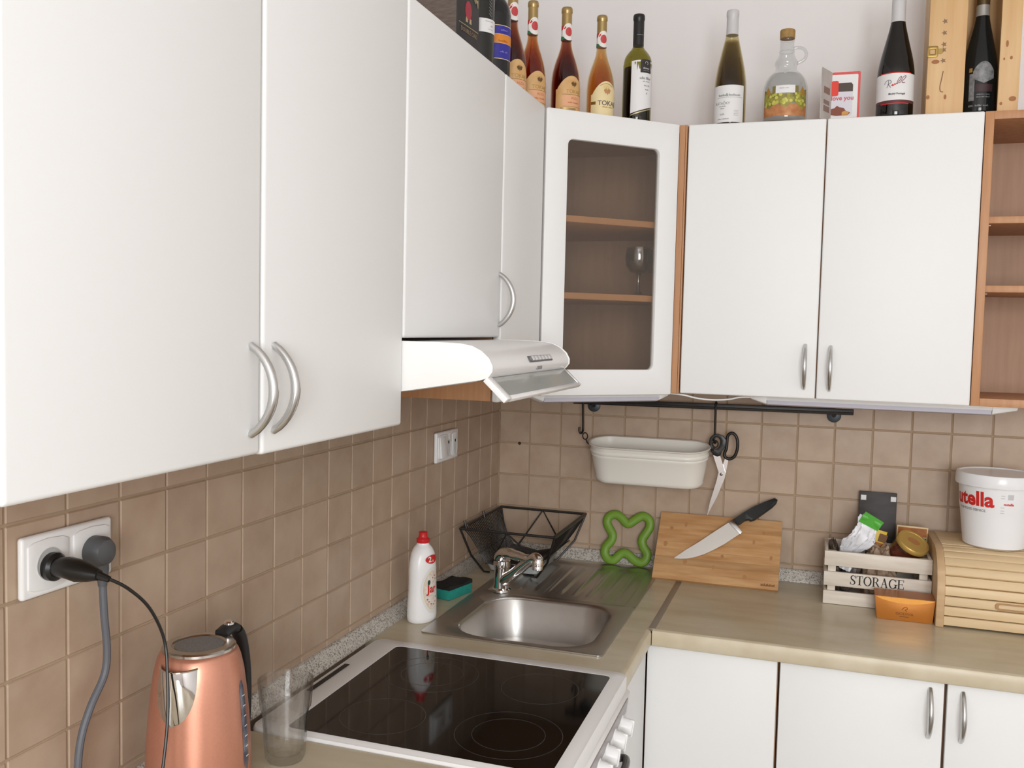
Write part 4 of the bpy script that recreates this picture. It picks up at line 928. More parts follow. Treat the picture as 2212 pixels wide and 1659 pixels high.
for i in range(ns):
    t0, t1 = i*pit+.0006, (i+1)*pit-.0006
    (y0, z0), (ym, zm), (y1, z1) = tamb(t0), tamb((t0+t1)/2), tamb(t1)
    d = Vector((y1-y0, z1-z0)).normalized(); nx = Vector((-d.y, d.x))*1.0
    if i == 1: nx = nx
    q = [(y0, z0), (y0+d.x*.0012+nx.x*.0045, z0+d.y*.0012+nx.y*.0045), (ym+nx.x*.0052, zm+nx.y*.0052), (y1-d.x*.0012+nx.x*.0045, z1-d.y*.0012+nx.y*.0045), (y1, z1), (y1-nx.x*.006, z1-nx.y*.006), (y0-nx.x*.006, z0-nx.y*.006)]
    s_ = obj('slat', M().prism(q, 'x', EX0+.0182, EX1-.0182), pine_m, bb, bevel=.0006)
    if i == 2:
        (yy, zz) = tamb((t0+t1)/2); obj('finger_grip', M().ring(rrect(1.375, 1.53, zz-.0085, zz+.0085, .008, 4), rrect(1.383, 1.522, zz-.005, zz+.005, .0045, 4), 'y', yy-.0075, yy-.004), mat('grip_brown', srgb(176,136,92), .6), s_, bevel=.0008)  # grip rim in a darker brown than the slats

# white tub on the bread bin
tb = thing('plastic_tub', 'large white plastic tub with lid and red lettering on the bread bin', 'tub', (1.392, -.152, Z_CT+.184))
tpf = [(0, 0), (.068, 0), (.0735, .004), (.0755, .02), (.0810, .07), (.0835, .092), (.0848, .096), (.0885, .150), (.0895, .158)]
def tubr(z):
    for (r0, z0), (r1, z1) in zip(tpf[1:], tpf[2:]):
        if z <= z1: return r0+(r1-r0)*max(0, z-z0)/(z1-z0)
    return .0895
tubm = mat('tub_white', (.86,.86,.87), .28)
obj('bucket', M().lathe(tpf, 56), tubm, tb, ang=40)
obj('lid', M().lathe([(.0895, .155), (.0965, .156), (.0975, .160), (.0965, .182), (.0945, .186), (.090, .1865), (.088, .1835), (0, .1835)], 56), mat('lid_white', (.84,.84,.845), .22), tb, ang=40)
phc = math.atan2(CAMXY[1]+.152, CAMXY[0]-1.392)
f_ = cyl(tubr, phc-.69, .124, .0007)
letters('utella', .050, f_, red_m, tb, bold=.0016, align='CENTER', sx=1.0)
letters('n', .050, cyl(tubr, phc-.69-.095/.0866, .125, .0007), ink_m, tb, bold=.0016)
letters('FOR FOOD SERVICE', .0085, cyl(tubr, phc-.72, .097, .0007), ink_m, tb)
letters('nutella', .0085, cyl(tubr, phc+.32, .118, .0007), red_m, tb, bold=.0003)
obj('info_print', patch(tubr, phc+.36, .075, .130, .143, .0006, 6), mat('print_pale', (.55,.55,.56), .5), tb)
for zz in (.138, .132, .109, .101, .095): obj('info_line', patch(tubr, phc+.16, .05, zz, zz+.0018, .0006, 4), mat('print_pale2', (.6,.6,.6), .5), tb)

# ------------------------------------------------------------------ things on top of the wall cabinets
ZTOP = ZT+.0004
def phi_cam(x, y): return math.atan2(CAMXY[1]-y, CAMXY[0]-x)
def interp(prof, z):
    if z <= prof[0][1]: return prof[0][0]
    for (r0, z0), (r1, z1) in zip(prof, prof[1:]):
        if z <= z1: return r0+(r1-r0)*(z-z0)/max(1e-9, z1-z0)
    return prof[-1][0]
def dense(prof, n=5):
    pts = smooth_path([(r, 0, z) for r, z in prof], n); return [(max(p[0], .0005), p[2]) for p in pts]
SHAPES = {
 'tokaj': [(1, .02), (1, .12), (1, .26), (.985, .31), (.90, .40), (.72, .49), (.52, .57), (.39, .635), (.345, .70), (.33, .80), (.33, .97)],
 'bordeaux': [(1, .02), (1, .2), (1, .50), (.985, .545), (.90, .60), (.70, .645), (.48, .68), (.375, .71), (.36, .76), (.36, .97)],
 'hock': [(1, .02), (1, .2), (1, .33), (.97, .40), (.86, .50), (.70, .60), (.53, .70), (.41, .77), (.36, .82), (.355, .97)],
 'burgundy': [(1, .02), (1, .2), (1, .33), (.97, .39), (.86, .47), (.68, .57), (.50, .67), (.40, .735), (.365, .78), (.36, .97)],
}
def bottle(label, x, y, H, R, shape, glass, liquid, level, cap_m_, cap_frac, group, name='wine_bottle', punt=True, nolip=False):
    t = thing(name, label, 'bottle', (x, y, ZTOP), 0, group)
    pr_ = [(r*R, z*H) for r, z in dense(SHAPES[shape], 4)]
    full = [(0, .0), (R*.80, .0), (R*.96, H*.006)]+pr_+[(R*.35, H*.985), (R*.30, H*.995)]
    obj('glass', M().lathe(full, 36), glass, t, ang=60)
    if liquid:
        lp = [(0, .004), (R*.88, .004)]+[(r*.94, z) for r, z in pr_ if z < level*H]; lp.append((interp(pr_, level*H)*.94, level*H)); lp.append((0, level*H))
        obj('wine', M().lathe(lp, 32), liquid, t, ang=50)
    if cap_m_:
        cpf = [(interp(pr_, cap_frac*H)+.0006, cap_frac*H)]+[(r+.0006, z) for r, z in pr_ if z > cap_frac*H+.002 and z < H*.94]
        rn = interp(pr_, H*.95)
        cpf += [(rn+.0006, H*.945), (rn+.0018, H*.952), (rn+.0018, H*.985), (rn+.0002, H*.999), (0, H)]
        obj('capsule', M().lathe(cpf, 32), cap_m_, t, ang=45)
    return t, (lambda z: interp(pr_, z))
gold_cap = mat('gold_capsule', srgb(176,150,100), .35, metal=.7)
tan_l = mat('tan_label', srgb(224,184,128), .5, noise=(25,.12,srgb(206,160,104),3)); tan2_l = mat('peach_label', srgb(226,170,130), .55)
cream_l = mat('cream_label', srgb(236,216,166), .5, noise=(20,.1)); dkp = mat('print_brown', srgb(104,76,40), .6); ggold = mat('print_gold', srgb(176,140,80), .45, metal=.3)
grn_s = mat('flag_green', srgb(40,120,80), .5); amb = glassy('amber_glass', (.99,.95,.86), .05); cleary = glassy('pale_glass', (.97,.93,.80), .05)
win_dark = glassy('tokaji_dark', (1,1,1), .0, .05, absorb=(52, 120, 190)); win_amber = glassy('tokaji_amber', (1,1,1), .0, .05, absorb=(13, 36, 72))
win_brown = glassy('tokaji_brown', (1,1,1), .0, .05, absorb=(27, 76, 150))

def crown_mark(parent, fn, s, material):
    m = M(); pts = [(-1, .3), (-.55, .75), (-.5, .2), (-.25, 1), (0, .25), (.3, 1.05), (.5, .2), (.6, .75), (1, .35), (.55, -.6), (.2, -.35), (0, -1), (-.2, -.35), (-.55, -.6)]
    m.add([fn(a*s, b*s) for a, b in pts]+[fn(0, 0)], [(i, (i+1) % 14, 14) for i in range(14)]); return obj('crest', m, material, parent, smooth=False, merge=False)
def line_marks(parent, R, phi, z, half, h, material, n=1, name='print_line'):
    for i in range(n): obj(name, patch(R, phi, half, z-h/2, z+h/2, .0009, 8), material, parent, smooth=False)
def word_marks(parent, R, phi, z, widths, h, gap, material):
    """illegible small print: a row of short upright strokes in word-like groups"""
    tot = sum(widths)+gap*(len(widths)-1); x = -tot/2; m = M(); fn = cyl(R, phi, z, .0010); rnd = random.Random(int(z*1e5)+len(widths))
    for w_ in widths:
        k_ = 0
        while k_ < w_-1e-6:
            hh = h*rnd.choice((.6, .7, 1.0)); lw = min(h*.42, w_-k_)
            m.add([fn(x+k_, -h/2), fn(x+k_+lw*.7, -h/2), fn(x+k_+lw*.7, -h/2+hh), fn(x+k_, -h/2+hh)], [(0,1,2,3)]); k_ += lw
        x += w_+gap
    return obj('small_print', m, material, parent, smooth=False, merge=False)
def neck_label(t, R, H, phi):
    za, zb_ = .695*H, .825*H; h_ = zb_-za
    obj('neck_band', patch(R, phi, PI*.999, za, zb_, .0006, 32), mat('band_white', srgb(236,232,226), .5), t, ang=60)
    obj('neck_stripe', patch(R, phi-1.35, .95, lambda q: zb_-h_*.38+h_*.15*(q+1)*.5, zb_, .0010, 10), red_m, t, ang=60)
    obj('neck_stripe', patch(R, phi-1.35, .95, za, lambda q: za+h_*.34-h_*.24*(q+1)*.5, .0010, 10), grn_s, t, ang=60)
    def disc(k_, off):
        fn = cyl(R, phi, (za+zb_)/2+h_*.04, off); return M().grid(lambda u, v: fn(math.cos(2*PI*u)*v*h_*.62*k_*.72, math.sin(2*PI*u)*v*h_*.62*k_), 20, 3, cu=True)
    obj('neck_medallion', disc(1.0, .0014), mat('band_white', srgb(236,232,226), .5), t, ang=60); obj('neck_crest', disc(.52, .0018), mat('medal_red', srgb(196,70,72), .5), t, ang=60)
def tokaj(label, x, y, H, R, dphi, glass, wine, lvl, kind, top=.087):
    t, RF = bottle(label, x, y, H, R, 'tokaj', glass, wine, lvl, gold_cap, .80, 'slim sweet-wine bottles with gold capsules')
    ph = phi_cam(x, y)+dphi; hw = 1.15
    zt = lambda q: .054+(top-.054)*max(0, math.cos(min(PI/2, abs(q)*1.75)))**.8
    main = tan_l if kind == 0 else cream_l
    lb = obj('label', patch(RF, ph, hw, .004, zt, .0006, 24, 3), main, t, ang=60)
    if kind == 0:
        obj('label_field', patch(RF, ph+.1, .78, .013, .040, .0008, 12), tan2_l, t, ang=60)
        line_marks(t, RF, ph+.1, .0415, .78, .0008, dkp); line_marks(t, RF, ph+.1, .0125, .78, .0006, dkp)
        crown_mark(t, cyl(RF, ph+.12, .0665, .0010), .0078, dkp)
        letters('TOKAJI', .0125, cyl(RF, ph+.12, .0485, .0010), ggold, t); letters('ASZÚ', .0085, cyl(RF, ph+.2, .0325, .0010), mat('print_red_brown', srgb(190,110,70), .5), t); word_marks(t, RF, ph+.12, .0225, (.012, .016), .004, .003, mat('print_red_brown', srgb(190,110,70), .5))
        obj('gold_edge', patch(RF, ph-.25, .55, .0045, .0095, .0009, 10), gold_cap, t, ang=60)
    else:
        obj('label_arc', patch(RF, ph, .5, lambda q: .072+.008*math.cos(q*1.3), lambda q: .0735+.008*math.cos(q*1.3), .0009, 12), ggold, t)
        crown_mark(t, cyl(RF, ph+.05, .0615, .0010), .0095, mat('crest_copper', srgb(188,138,92), .5))
        obj('label_notch', patch(RF, ph-.95, .18, .029, .0365, .0009, 6), mat('notch_brown', srgb(120,88,36), .4), t, ang=60)
        letters('TOKAJI', .0165, cyl(RF, ph+.12, .0325, .0010), mat('print_slate', srgb(84,80,84), .5), t, bold=.0002); word_marks(t, RF, ph+.1, .0235, (.014, .012), .003, .003, ggold)
    neck_label(t, RF, H, ph-.05)
    return t
tokaj('dark sweet-wine bottle half hidden behind the blue-label bottle', .240, -.665, .262, .0345, .45, amb, win_dark, .70, 0)
tokaj('reddish-brown sweet-wine bottle just left of the corner cabinet edge', .256, -.559, .260, .0350, .50, amb, win_brown, .70, 0)
tokaj('dark sweet-wine bottle standing at the left of the corner cabinet top', .324, -.496, .2595, .0367, .50, glassy('orange_glass', (.99,.93,.82), .05), win_dark, .70, 0)
tokaj('pale amber sweet-wine bottle with cream label on the corner cabinet', .397, -.427, .256, .0355, .47, cleary, win_amber, .70, 1)

# slim green bottle with white diagonal label
t, RF = bottle('olive-green wine bottle with black capsule and slanted white label', .476, -.353, .276, .0368, 'bordeaux', glassy('olive_glass', (.50,.47,.10), .05), glassy('white_wine_dark', (.05,.045,.02), .02, .05, .6, (.012,.011,.006)), .505, mat('black_capsule', (.015,.014,.013), .35), .715, 'wine bottles on the cabinets')
ph = phi_cam(.476, -.353)+.62
obj('label', patch(RF, ph, 1.05, lambda q: .032+.0125*q, lambda q: .150+.004*math.cos(q*1.4), .0006, 18, 3), paper_m, t, ang=60)
obj('label_line', patch(RF, ph, 1.02, lambda q: .0265+.0125*q, lambda q: .0295+.0125*q, .0007, 16), mat('line_gold', srgb(190,176,140), .3, metal=.7), t, ang=60)
bq = obj('label_square', patch(RF, ph+.02, .44, .122, .156, .0009, 8), mat('square_black', (.035,.03,.032), .5), t, ang=60)
wm = mat('print_silver', srgb(190,188,186), .5); word_marks(t, RF, ph+.02, .1335, (.018,), .0045, .002, wm); word_marks(t, RF, ph+.02, .1275, (.009, .006), .002, .002, inkg_m)
obj('emblem', M().tube([cyl(RF, ph+.02, .146, .0012)(.004*math.cos(a), .004*math.sin(a)) for a in [i*.5-1 for i in range(10)]], .0006, 5), wm, t)
word_marks(t, RF, ph-.02, .1085, (.014, .015), .0065, .003, inkg_m); word_marks(t, RF, ph+.06, .1005, (.006, .014), .0025, .002, inkg_m); word_marks(t, RF, ph+.1, .090, (.009, .007), .0035, .002, inkg_m); word_marks(t, RF, ph+.1, .080, (.011,), .003, .002, inkg_m); word_marks(t, RF, ph+.1, .071, (.004,), .005, .002, inkg_m)
obj('capsule_line', patch(lambda z: RF(z)+.0008, ph, .9, .222, .2232, .0006, 10), inkg_m, t)

# white-capsule bottle
t, RF = bottle('dark green wine bottle with white capsule and white label', .702, -.258, .2985, .0405, 'hock', glassy('brown_green_glass', (.78,.72,.50), .05), glassy('hock_wine', (1,1,1), .0, .05, absorb=(38, 45, 72)), .74, mat('white_capsule', srgb(206,204,204), .35), .79, 'wine bottles on the cabinets')
ph = phi_cam(.702, -.258)-.2
obj('label', patch(RF, ph, 1.16, .007, .1005, .0006, 20), paper_m, t, ang=60)
word_marks(t, RF, ph-.28, .0755, (.020,), .0055, .003, inkg_m); letters('&', .0105, cyl(RF, ph+.02, .0755, .001), inkg_m, t, bold=.0002); word_marks(t, RF, ph+.5, .0755, (.030,), .0055, .003, inkg_m)
line_marks(t, RF, ph+.2, .0695, .85, .0007, inkg_m); letters('RATAČKY', .0088, cyl(RF, ph-.28, .0545, .001), inkg_m, t, bold=.0001)
word_marks(t, RF, ph-.25, .0475, (.018,), .0028, .002, inkg_m); word_marks(t, RF, ph-.25, .042, (.010,), .0028, .002, inkg_m); word_marks(t, RF, ph-.25, .0275, (.012,), .005, .002, mat('ink_pale', (.45,.45,.45), .6))
for z in (.0365, .0325, .0285, .0245): word_marks(t, RF, ph+.62, z, (.013,), .002, .002, mat('ink_pale', (.45,.45,.45), .6))
word_marks(t, RF, ph-.2, .0155, (.012, .016), .0028, .002, inkg_m)

# handled jug bottle
j = thing('liqueur_jug', 'clear glass jug bottle with cork, ring handle and grape label', 'bottle', (.840, -.258, ZTOP))
jp = [(.050, .003), (.0548, .010), (.0555, .03), (.0555, .078), (.0540, .096), (.0480, .113), (.0385, .126), (.0290, .134), (.0265, .140), (.0262, .146), (.0285, .153), (.0275, .159), (.0225, .168), (.0188, .178), (.0176, .190), (.0172, .212), (.0186, .2135), (.0186, .218)]
jd = dense(jp, 3); jug_g = glassy('jug_glass', (.90,.915,.915), .05); JR = lambda z: interp(jd, z)
obj('glass', M().lathe([(0, .002), (.045, 0)]+jd, 44), jug_g, j, ang=60)
obj('liqueur', M().lathe([(0, .006), (.048, .006)]+[(r*.93, z) for r, z in jd if .012 < z < .128]+[(0, .129)], 36), glassy('clear_liqueur', (.88,.885,.88), .02), j, ang=60)
obj('cork', M().lathe([(.015, .216), (.0185, .217), (.0188, .2365), (.0175, .2385), (0, .2385)], 24), mat('cork', srgb(176,140,84), .7, noise=(120,.3)), j, ang=45)
obj('neck_ring', M().lathe([(.0184, .183), (.0196, .1845), (.0184, .186)], 32, cap=False), jug_g, j)
pj_ = phi_cam(.840, -.258)+PI/2
obj('handle', M().tube([(math.cos(pj_)*a, math.sin(pj_)*a, z) for a, z in [(q[0], q[2]) for q in smooth_path([(.016, 0, .192), (.026, 0, .194), (.040, 0, .190), (.0475, 0, .178), (.044, 0, .165), (.034, 0, .158), (.026, 0, .155)], 4)]], .0042, 10), jug_g, j, ang=60)
ph = phi_cam(.840, -.258)
obj('label', patch(JR, ph, 1.12, .014, .042, .0007, 20), mat('jug_earth', srgb(206,146,96), .5, noise=(50,.35,srgb(160,96,54),3)), j, ang=60)
obj('label_field', patch(JR, ph, 1.10, lambda q: .040-.006*math.cos(q*9), lambda q: .066+.016*abs(q)**1.5, .0009, 26, 3), mat('jug_leaves', srgb(170,160,70), .5, noise=(60,.5,srgb(110,104,60),3)), j, ang=60)
gm_ = [mat('grape_a', srgb(204,200,96), .4), mat('grape_b', srgb(186,186,80), .4), mat('grape_c', srgb(160,156,66), .4)]
rg = random.Random(4)
for i in range(46):
    a = rg.uniform(-1, 1); z = rg.uniform(.043, .068)-(.012 if abs(a) > .7 and rg.random() < .5 else 0); fn = cyl(JR, ph+a, z, .0012+i*.00001); rr_ = rg.uniform(.0034, .0046)
    obj('grape', M().add([fn(0, 0)]+[fn(rr_*math.cos(2*PI*k_/8), rr_*math.sin(2*PI*k_/8)) for k_ in range(8)], [(0, 1+k_, 1+(k_+1) % 8) for k_ in range(8)]), gm_[i % 3], j, smooth=False)
for s_ in (-1, 1): obj('leaf', patch(JR, ph+s_*.82, .12, lambda q: .066, lambda q: .088-.012*abs(q), .0010, 6), mat('leaf_ochre', srgb(172,128,54), .5), j)
obj('plaque_edge', patch(JR, ph, .58, .070, .087, .0018, 10), mat('plaque_olive', srgb(128,116,66), .5), j, ang=60)
obj('plaque', patch(JR, ph, .42, .069, .088, .0024, 10), paper_m, j, ang=60); word_marks(j, lambda z: JR(z)+.0022, ph-.05, .081, (.012, .008), .0028, .002, mat('ink_pale', (.45,.45,.45), .6))

# greeting card
gc = thing('greeting_card', 'red-edged folded card standing open with a picture of a jar', 'card', (.952, -.262, ZTOP), 0)
def cardface(w_, h_): return M().box(0, w_, -.0006, .0006, 0, h_)
bk = obj('card_back', M().prism(rrect(0, .067, 0, .1245, .004, 4), 'y', -.0008, .0008), mat('card_red', srgb(214,84,80), .5), gc)
obj('card_panel', M().prism(rrect(-.002, .0615, .001, .118, .003, 4), 'y', -.0012, -.0007), paper_m, gc)
jar_w = obj('picture_jar', M().prism(rrect(-.001, .050, .016, .080, .006, 4), 'y', -.0016, -.0011), mat('pic_grey', srgb(214,212,220), .5), gc)
obj('picture_lid', M().prism([(-.001, .076), (.050, .076), (.050, .092), (.046, .0975), (-.001, .0975)], 'y', -.0018, -.0011), mat('pic_brown', srgb(72,56,46), .45), gc)
obj('picture_food', M().prism([(-.001, .020), (.012, .017), (.040, .018), (.046, .024), (.036, .028), (.030, .036), (.020, .038), (.014, .042), (.008, .036), (-.001, .034)], 'y', -.0019, -.0011), mat('pic_choc', srgb(130,66,44), .5), gc)
obj('picture_nut', M().prism([(.026, .018), (.040, .019), (.043, .026), (.034, .029), (.026, .026)], 'y', -.0021, -.0011), mat('pic_gold', srgb(206,150,74), .5), gc)
obj('red_tab', M().prism(rrect(-.001, .016, .066, .103, .004, 3), 'y', -.0024, -.0011), mat('tab_red', srgb(222,58,40), .45), gc)
letters('love you', .0155, lambda x, y: (.026+x, -.0021, .060+y), mat('card_red2', srgb(200,84,90), .5), gc, bold=.0003)
obj('foot_print', M().box(.004, .045, -.0016, -.0011, .008, .0105), mat('pic_pink', srgb(236,196,196), .6), gc)
fl_ = obj('card_flap', M().prism(rrect(0, .066, 0, .1245, .003, 4), 'y', -.0007, .0007), mat('flap_grey', srgb(196,190,184), .6, noise=(30,.15)), gc, rot=(0, 0, math.radians(248)))
for z0, z1 in ((.066, .082), (.022, .036), (.04, .05)): obj('flap_print', M().box(.014, .050, .0007, .0012, z0, z1), mat('flap_brown', srgb(140,116,104), .6), fl_)

# red wine
t, RF = bottle('tall dark red-wine bottle with white capsule and white signature label', 1.100, -.258, .318, .0428, 'burgundy', glassy('black_glass', (.03,.025,.025), .06), mat('red_wine', (.010,.006,.006), .3), .72, mat('white_capsule', srgb(206,204,204), .35), .742, 'wine bottles on the cabinets')
ph = phi_cam(1.100, -.258)
obj('label', patch(RF, ph, 1.45, .041, .1045, .0006, 24), paper_m, t, ang=60)
obj('label_trim', patch(RF, ph, .9, .1045, .107, .0006, 16), red_m, t, ang=60); obj('label_band', patch(RF, ph, 1.3, .0335, .041, .0006, 20), mat('band_dark_red', srgb(92,48,50), .5), t, ang=60); obj('label_trim', patch(RF, ph, .8, .0315, .0338, .0007, 16), red_m, t, ang=60)
sg = mat('script_grey', srgb(110,104,108), .5); fn = cyl(RF, ph+.02, .078, .0012)
def scrib(pts, r_, mm): obj('signature', M().tube([fn(q[0], q[2]) for q in smooth_path([(a, 0, b) for a, b in pts], 5)], r_, 5), mm, t)
scrib([(-.026, .002), (-.022, .009), (-.014, .011), (-.010, .006), (-.014, .002), (-.018, .001)], .0006, sg); scrib([(-.016, .010), (-.017, .0), (-.020, -.007)], .0006, sg); scrib([(-.017, .001), (-.013, -.004), (-.011, -.007)], .0006, sg)
scrib([(-.010, -.003), (-.006, .0), (-.007, -.004), (-.003, -.001), (-.002, .002), (-.001, -.001), (.003, .003), (.004, .0)], .0009, red_m); scrib([(.002, .001), (.006, .012), (.011, .018), (.012, .015), (.006, .004), (.010, .004), (.016, .016), (.022, .020), (.022, .016), (.014, .006), (.016, .003), (.021, .004)], .0007, mat('script_wine', srgb(140,70,84), .5))
letters('Modrý Portugal', .0060, cyl(RF, ph+.10, .0555, .001), ink_m, t, bold=.0002)

# pine wine box with a bottle inside
bx = thing('wooden_wine_box', 'upright pine wine box with brass latch and open front', 'box', (0, 0, ZTOP))
BZ = .40
obj('front_board', M().box(1.168, 1.2505, -.290, -.281, 0, BZ), pinev_m, bx, bevel=.001); obj('front_board', M().box(1.3235, 1.3675, -.290, -.281, 0, BZ), pinev_m, bx, bevel=.001)
obj('side_board', M().box(1.168, 1.177, -.2808, -.170, 0, BZ), pinev_m, bx, bevel=.001); obj('side_board', M().box(1.3585, 1.3675, -.2808, -.170, 0, BZ), pinev_m, bx, bevel=.001)
obj('back_board', M().box(1.1772, 1.3583, -.179, -.170, 0, BZ), pinev_m, bx); obj('bottom_board', M().box(1.1772, 1.3583, -.2808, -.1792, 0, .006), pinev_m, bx); obj('top_board', M().box(1.1772, 1.3583, -.2808, -.1792, BZ-.008, BZ), pinev_m, bx)
obj('divider', M().box(1.243, 1.2505, -.2808, -.1795, .006, BZ-.008), mat('pine_inner', srgb(206,170,118), .55), bx)
brass = mat('aged_brass', srgb(150,124,70), .4, metal=.8)
la = obj('latch', M().ring(rrect(-.012, .012, -.013, .013, .004, 3), rrect(-.006, .006, -.006, .006, .002, 3), 'y', -.003, .0), brass, bx, loc=(1.1775, -.2902, .152), bevel=.0006)
obj('latch_plate', M().prism(rrect(.008, .022, -.006, .006, .003, 3), 'y', -.002, 0), brass, la)
stm = mat('branding_stamp', srgb(140,112,84), .7)
for zz in (.222, .195, .168, .155, .130):
    s_ = .0068; obj('stamp', M().prism([(1.202+s_*math.cos(a)*(1 if i % 2 else .45), zz+s_*math.sin(a)*(1 if i % 2 else .45)) for i, a in enumerate([k_*PI/5 for k_ in range(10)])], 'y', -.2906, -.2899), stm, bx, smooth=False)
obj('stamp', M().tube(smooth_path([(1.203, -.2902, .105), (1.200, -.2902, .085), (1.1975, -.2902, .070), (1.199, -.2902, .058), (1.205, -.2902, .056)], 4), .0012, 5), stm, bx)
for x, z, s1_, s2_ in ((1.210, .044, .003, .006), (1.172, .045, .004, .005), (1.185, .128, .009, .005), (1.355, .032, .008, .006), (1.331, .022, .003, .004), (1.333, .125, .002, .003), (1.348, .127, .003, .004), (1.338, .160, .003, .008)):
    obj('knot', M().prism([(x+s1_*math.cos(a), z+s2_*math.sin(a)) for a in [k_*PI/5 for k_ in range(10)]], 'y', -.2907, -.2899), knot_m, bx, smooth=False)
t, RF = bottle('dark wine bottle with silver crest label standing inside the pine box', 1.300, -.2315, .318, .0385, 'burgundy', mat('black_bottle', (.010,.012,.012), .08), None, 0, None, .8, 'wine bottles on the cabinets')
t.location = (1.2905, -.2315, ZTOP+.0068)
ph = phi_cam(1.2905, -.2315)
obj('neck_foil', M().lathe([(RF(.236)+.0008, .236), (RF(.25)+.0008, .25), (RF(.262)+.0008, .262)], 28, cap=False), mat('silver_foil', srgb(176,174,168), .35, metal=.4), t); obj('neck_top', M().lathe([(RF(.262)+.0006, .262), (RF(.29)+.001, .29), (RF(.3)+.002, .31), (0, .3185)], 28, cap=False), mat('foil_brown', srgb(96,78,52), .4, metal=.5), t)
sil = mat('silver_print', srgb(150,150,150), .45, noise=(90,.6,srgb(96,96,98),3))
obj('label_crest', patch(RF, ph+.25, .62, lambda q: .070+.012*abs(q), lambda q: .122-.022*abs(q)**2, .0008, 16, 3), sil, t, ang=60)
obj('label_side', patch(RF, ph-.42, .16, .030, .094, .0009, 6), sil, t, ang=60); obj('label_field', patch(RF, ph+.3, .5, .050, .068, .0009, 10), mat('field_maroon', srgb(60,36,40), .5), t, ang=60)
for z in (.044, .038): word_marks(t, RF, ph+.25, z, (.018, .010), .003, .002, sil)
word_marks(t, RF, ph, .018, (.012, .014, .012), .0045, .003, sil); obj('seal', patch(RF, ph-.52, .10, .098, .108, .0010, 6), ggold, t)

# left group
wb_ = thing('whisky_box', 'dark whisky gift box with brown side and red seal', 'box', (.2575, -1.050, ZTOP), math.radians(85))
obj('carton', M().box(0, .098, 0, .098, 0, .30), mat('box_black', (.022,.023,.026), .5, noise=(20,.4,(.035,.03,.028),4)), wb_, bevel=.0008)
obj('side_print', M().box(-.0006, .0002, .002, .096, .001, .299), mat('box_brown', srgb(112,100,92), .6, noise=(40,.35,srgb(86,76,70),5,(1,1,6))), wb_)
F = lambda x, y: (.049+x, -.0008, y)
vs, fs = text_geo('JIM BEAM', .021, .0003)
def archd(x, y): return (.049+x*.98, -.0012, .130+y-abs(x)**2*7.5)
m = M().add([archd(a, b) for a, b in vs], fs); cg = mat('box_cream', srgb(176,160,120), .5); obj('lettering', m, cg, wb_, smooth=False, merge=False)
obj('wax_seal', M().prism([(.047+.0135*math.cos(a), .094+.018*math.sin(a)) for a in [k_*PI/10 for k_ in range(20)]], 'y', -.0012, 0), mat('seal_red', srgb(176,50,66), .5, noise=(90,.3)), wb_, smooth=False)
for x in (.038, .054): obj('ribbon', M().prism([(x, .080), (x+.006, .080), (x+.007, .070), (x-.001, .070)], 'y', -.0010, 0), cg, wb_)
obj('rule', M().box(.008, .092, -.0010, 0, .062, .0632), cg, wb_)
letters('DOUBLE OAK', .0115, lambda x, y: (.050+x, -.0012, .052+y), mat('box_tan', srgb(128,106,80), .5), wb_, bold=.0003)
t, RF = bottle('dark bottle with small white label behind the whisky box', .2395, -.884, .30, .0330, 'bordeaux', mat('black_bottle2', (.020,.021,.018), .15), None, 0, mat('black_capsule', (.015,.014,.013), .35), .72, 'wine bottles on the cabinets')
ph = phi_cam(.2395, -.884)+.72
obj('label', patch(RF, ph, .85, .082, .110, .0006, 14), paper_m, t, ang=60); word_marks(t, RF, ph, .105, (.010, .008), .0025, .002, mat('ink_pale', (.45,.45,.45), .6)); word_marks(t, RF, ph+.2, .096, (.007,), .003, .002, mat('ink_pale', (.45,.45,.45), .6)); word_marks(t, RF, ph+.12, .089, (.014,), .002, .002, mat('ink_pale', (.45,.45,.45), .6))
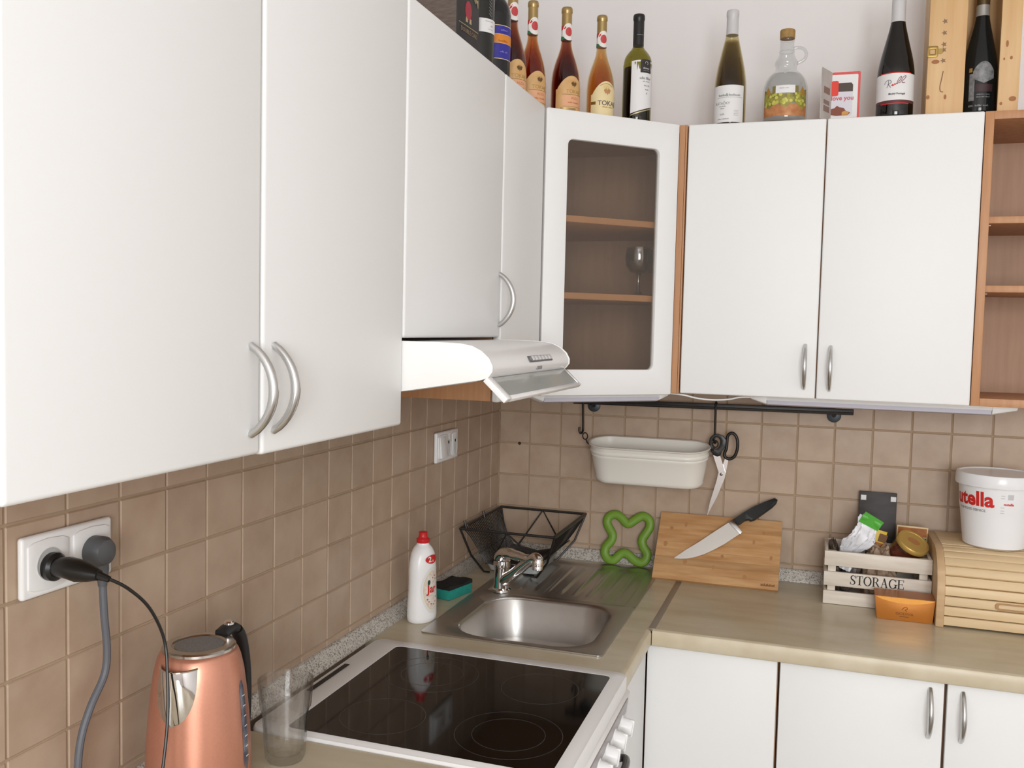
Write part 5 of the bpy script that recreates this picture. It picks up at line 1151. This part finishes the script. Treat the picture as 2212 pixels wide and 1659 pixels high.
for k_ in range(9): obj('embossing', M().tube([cyl(RF, ph+.05, .118+k_*.0065, .0006)(-.003, .003), cyl(RF, ph+.05, .118+k_*.0065, .0006)(.003, -.002)], .0006, 5), inkg_m, t)
t, RF = bottle('dark bottle with blue and orange label beside the hood cabinet edge', .2400, -.790, .285, .0365, 'bordeaux', mat('black_bottle3', (.016,.017,.018), .12), None, 0, mat('black_capsule', (.015,.014,.013), .35), .72, 'wine bottles on the cabinets')
ph = phi_cam(.24, -.79)+.55
blu = mat('blue_label', srgb(44,40,140), .45, noise=(50,.25,srgb(58,54,150),3)); orl = mat('orange_label', srgb(226,140,44), .5, noise=(40,.15))
obj('label', patch(RF, ph, .95, .052, .1235, .0006, 16), blu, t, ang=60); obj('label_band', patch(RF, ph, .97, .086, .1045, .0009, 16), orl, t, ang=60)
for z in (.0525, .086, .1045, .1235): line_marks(t, RF, ph, z, .95, .0013, cream_l)
word_marks(t, RF, ph+.1, .114, (.018,), .004, .002, mat('pale_blue_print', srgb(130,128,200), .5)); word_marks(t, RF, ph+.05, .091, (.024,), .005, .002, mat('orange_dark', srgb(176,96,30), .5)); word_marks(t, RF, ph+.1, .068, (.010, .008), .004, .002, mat('pale_blue_print', srgb(130,128,200), .5))

# glassware inside the corner cabinet
gl_in = glassy('cabinet_glassware', (.80,.82,.86), .14, .04)
for i, (x, y, s_) in enumerate(((.485, -.300, 1.0), (.520, -.235, 1.0))):
    t = thing('wine_glass', ['clear glass goblet on the lower shelf of the corner cabinet, nearer the door', 'clear glass goblet on the lower shelf of the corner cabinet, farther back'][i], 'glass', (x, y, 1.6985), 0, 'goblets behind the cabinet glass')
    obj('bowl', M().lathe([(.006, .058), (.022, .064), (.034, .080), (.037, .100), (.033, .128), (.0315, .128), (.035, .100), (.032, .082), (.021, .067), (0, .062)], 28), gl_in, t, ang=60)
    obj('stem', M().lathe([(.0, 0), (.030, 0), (.031, .002), (.012, .006), (.0045, .014), (.0042, .05), (.007, .06)], 24), gl_in, t, ang=60)
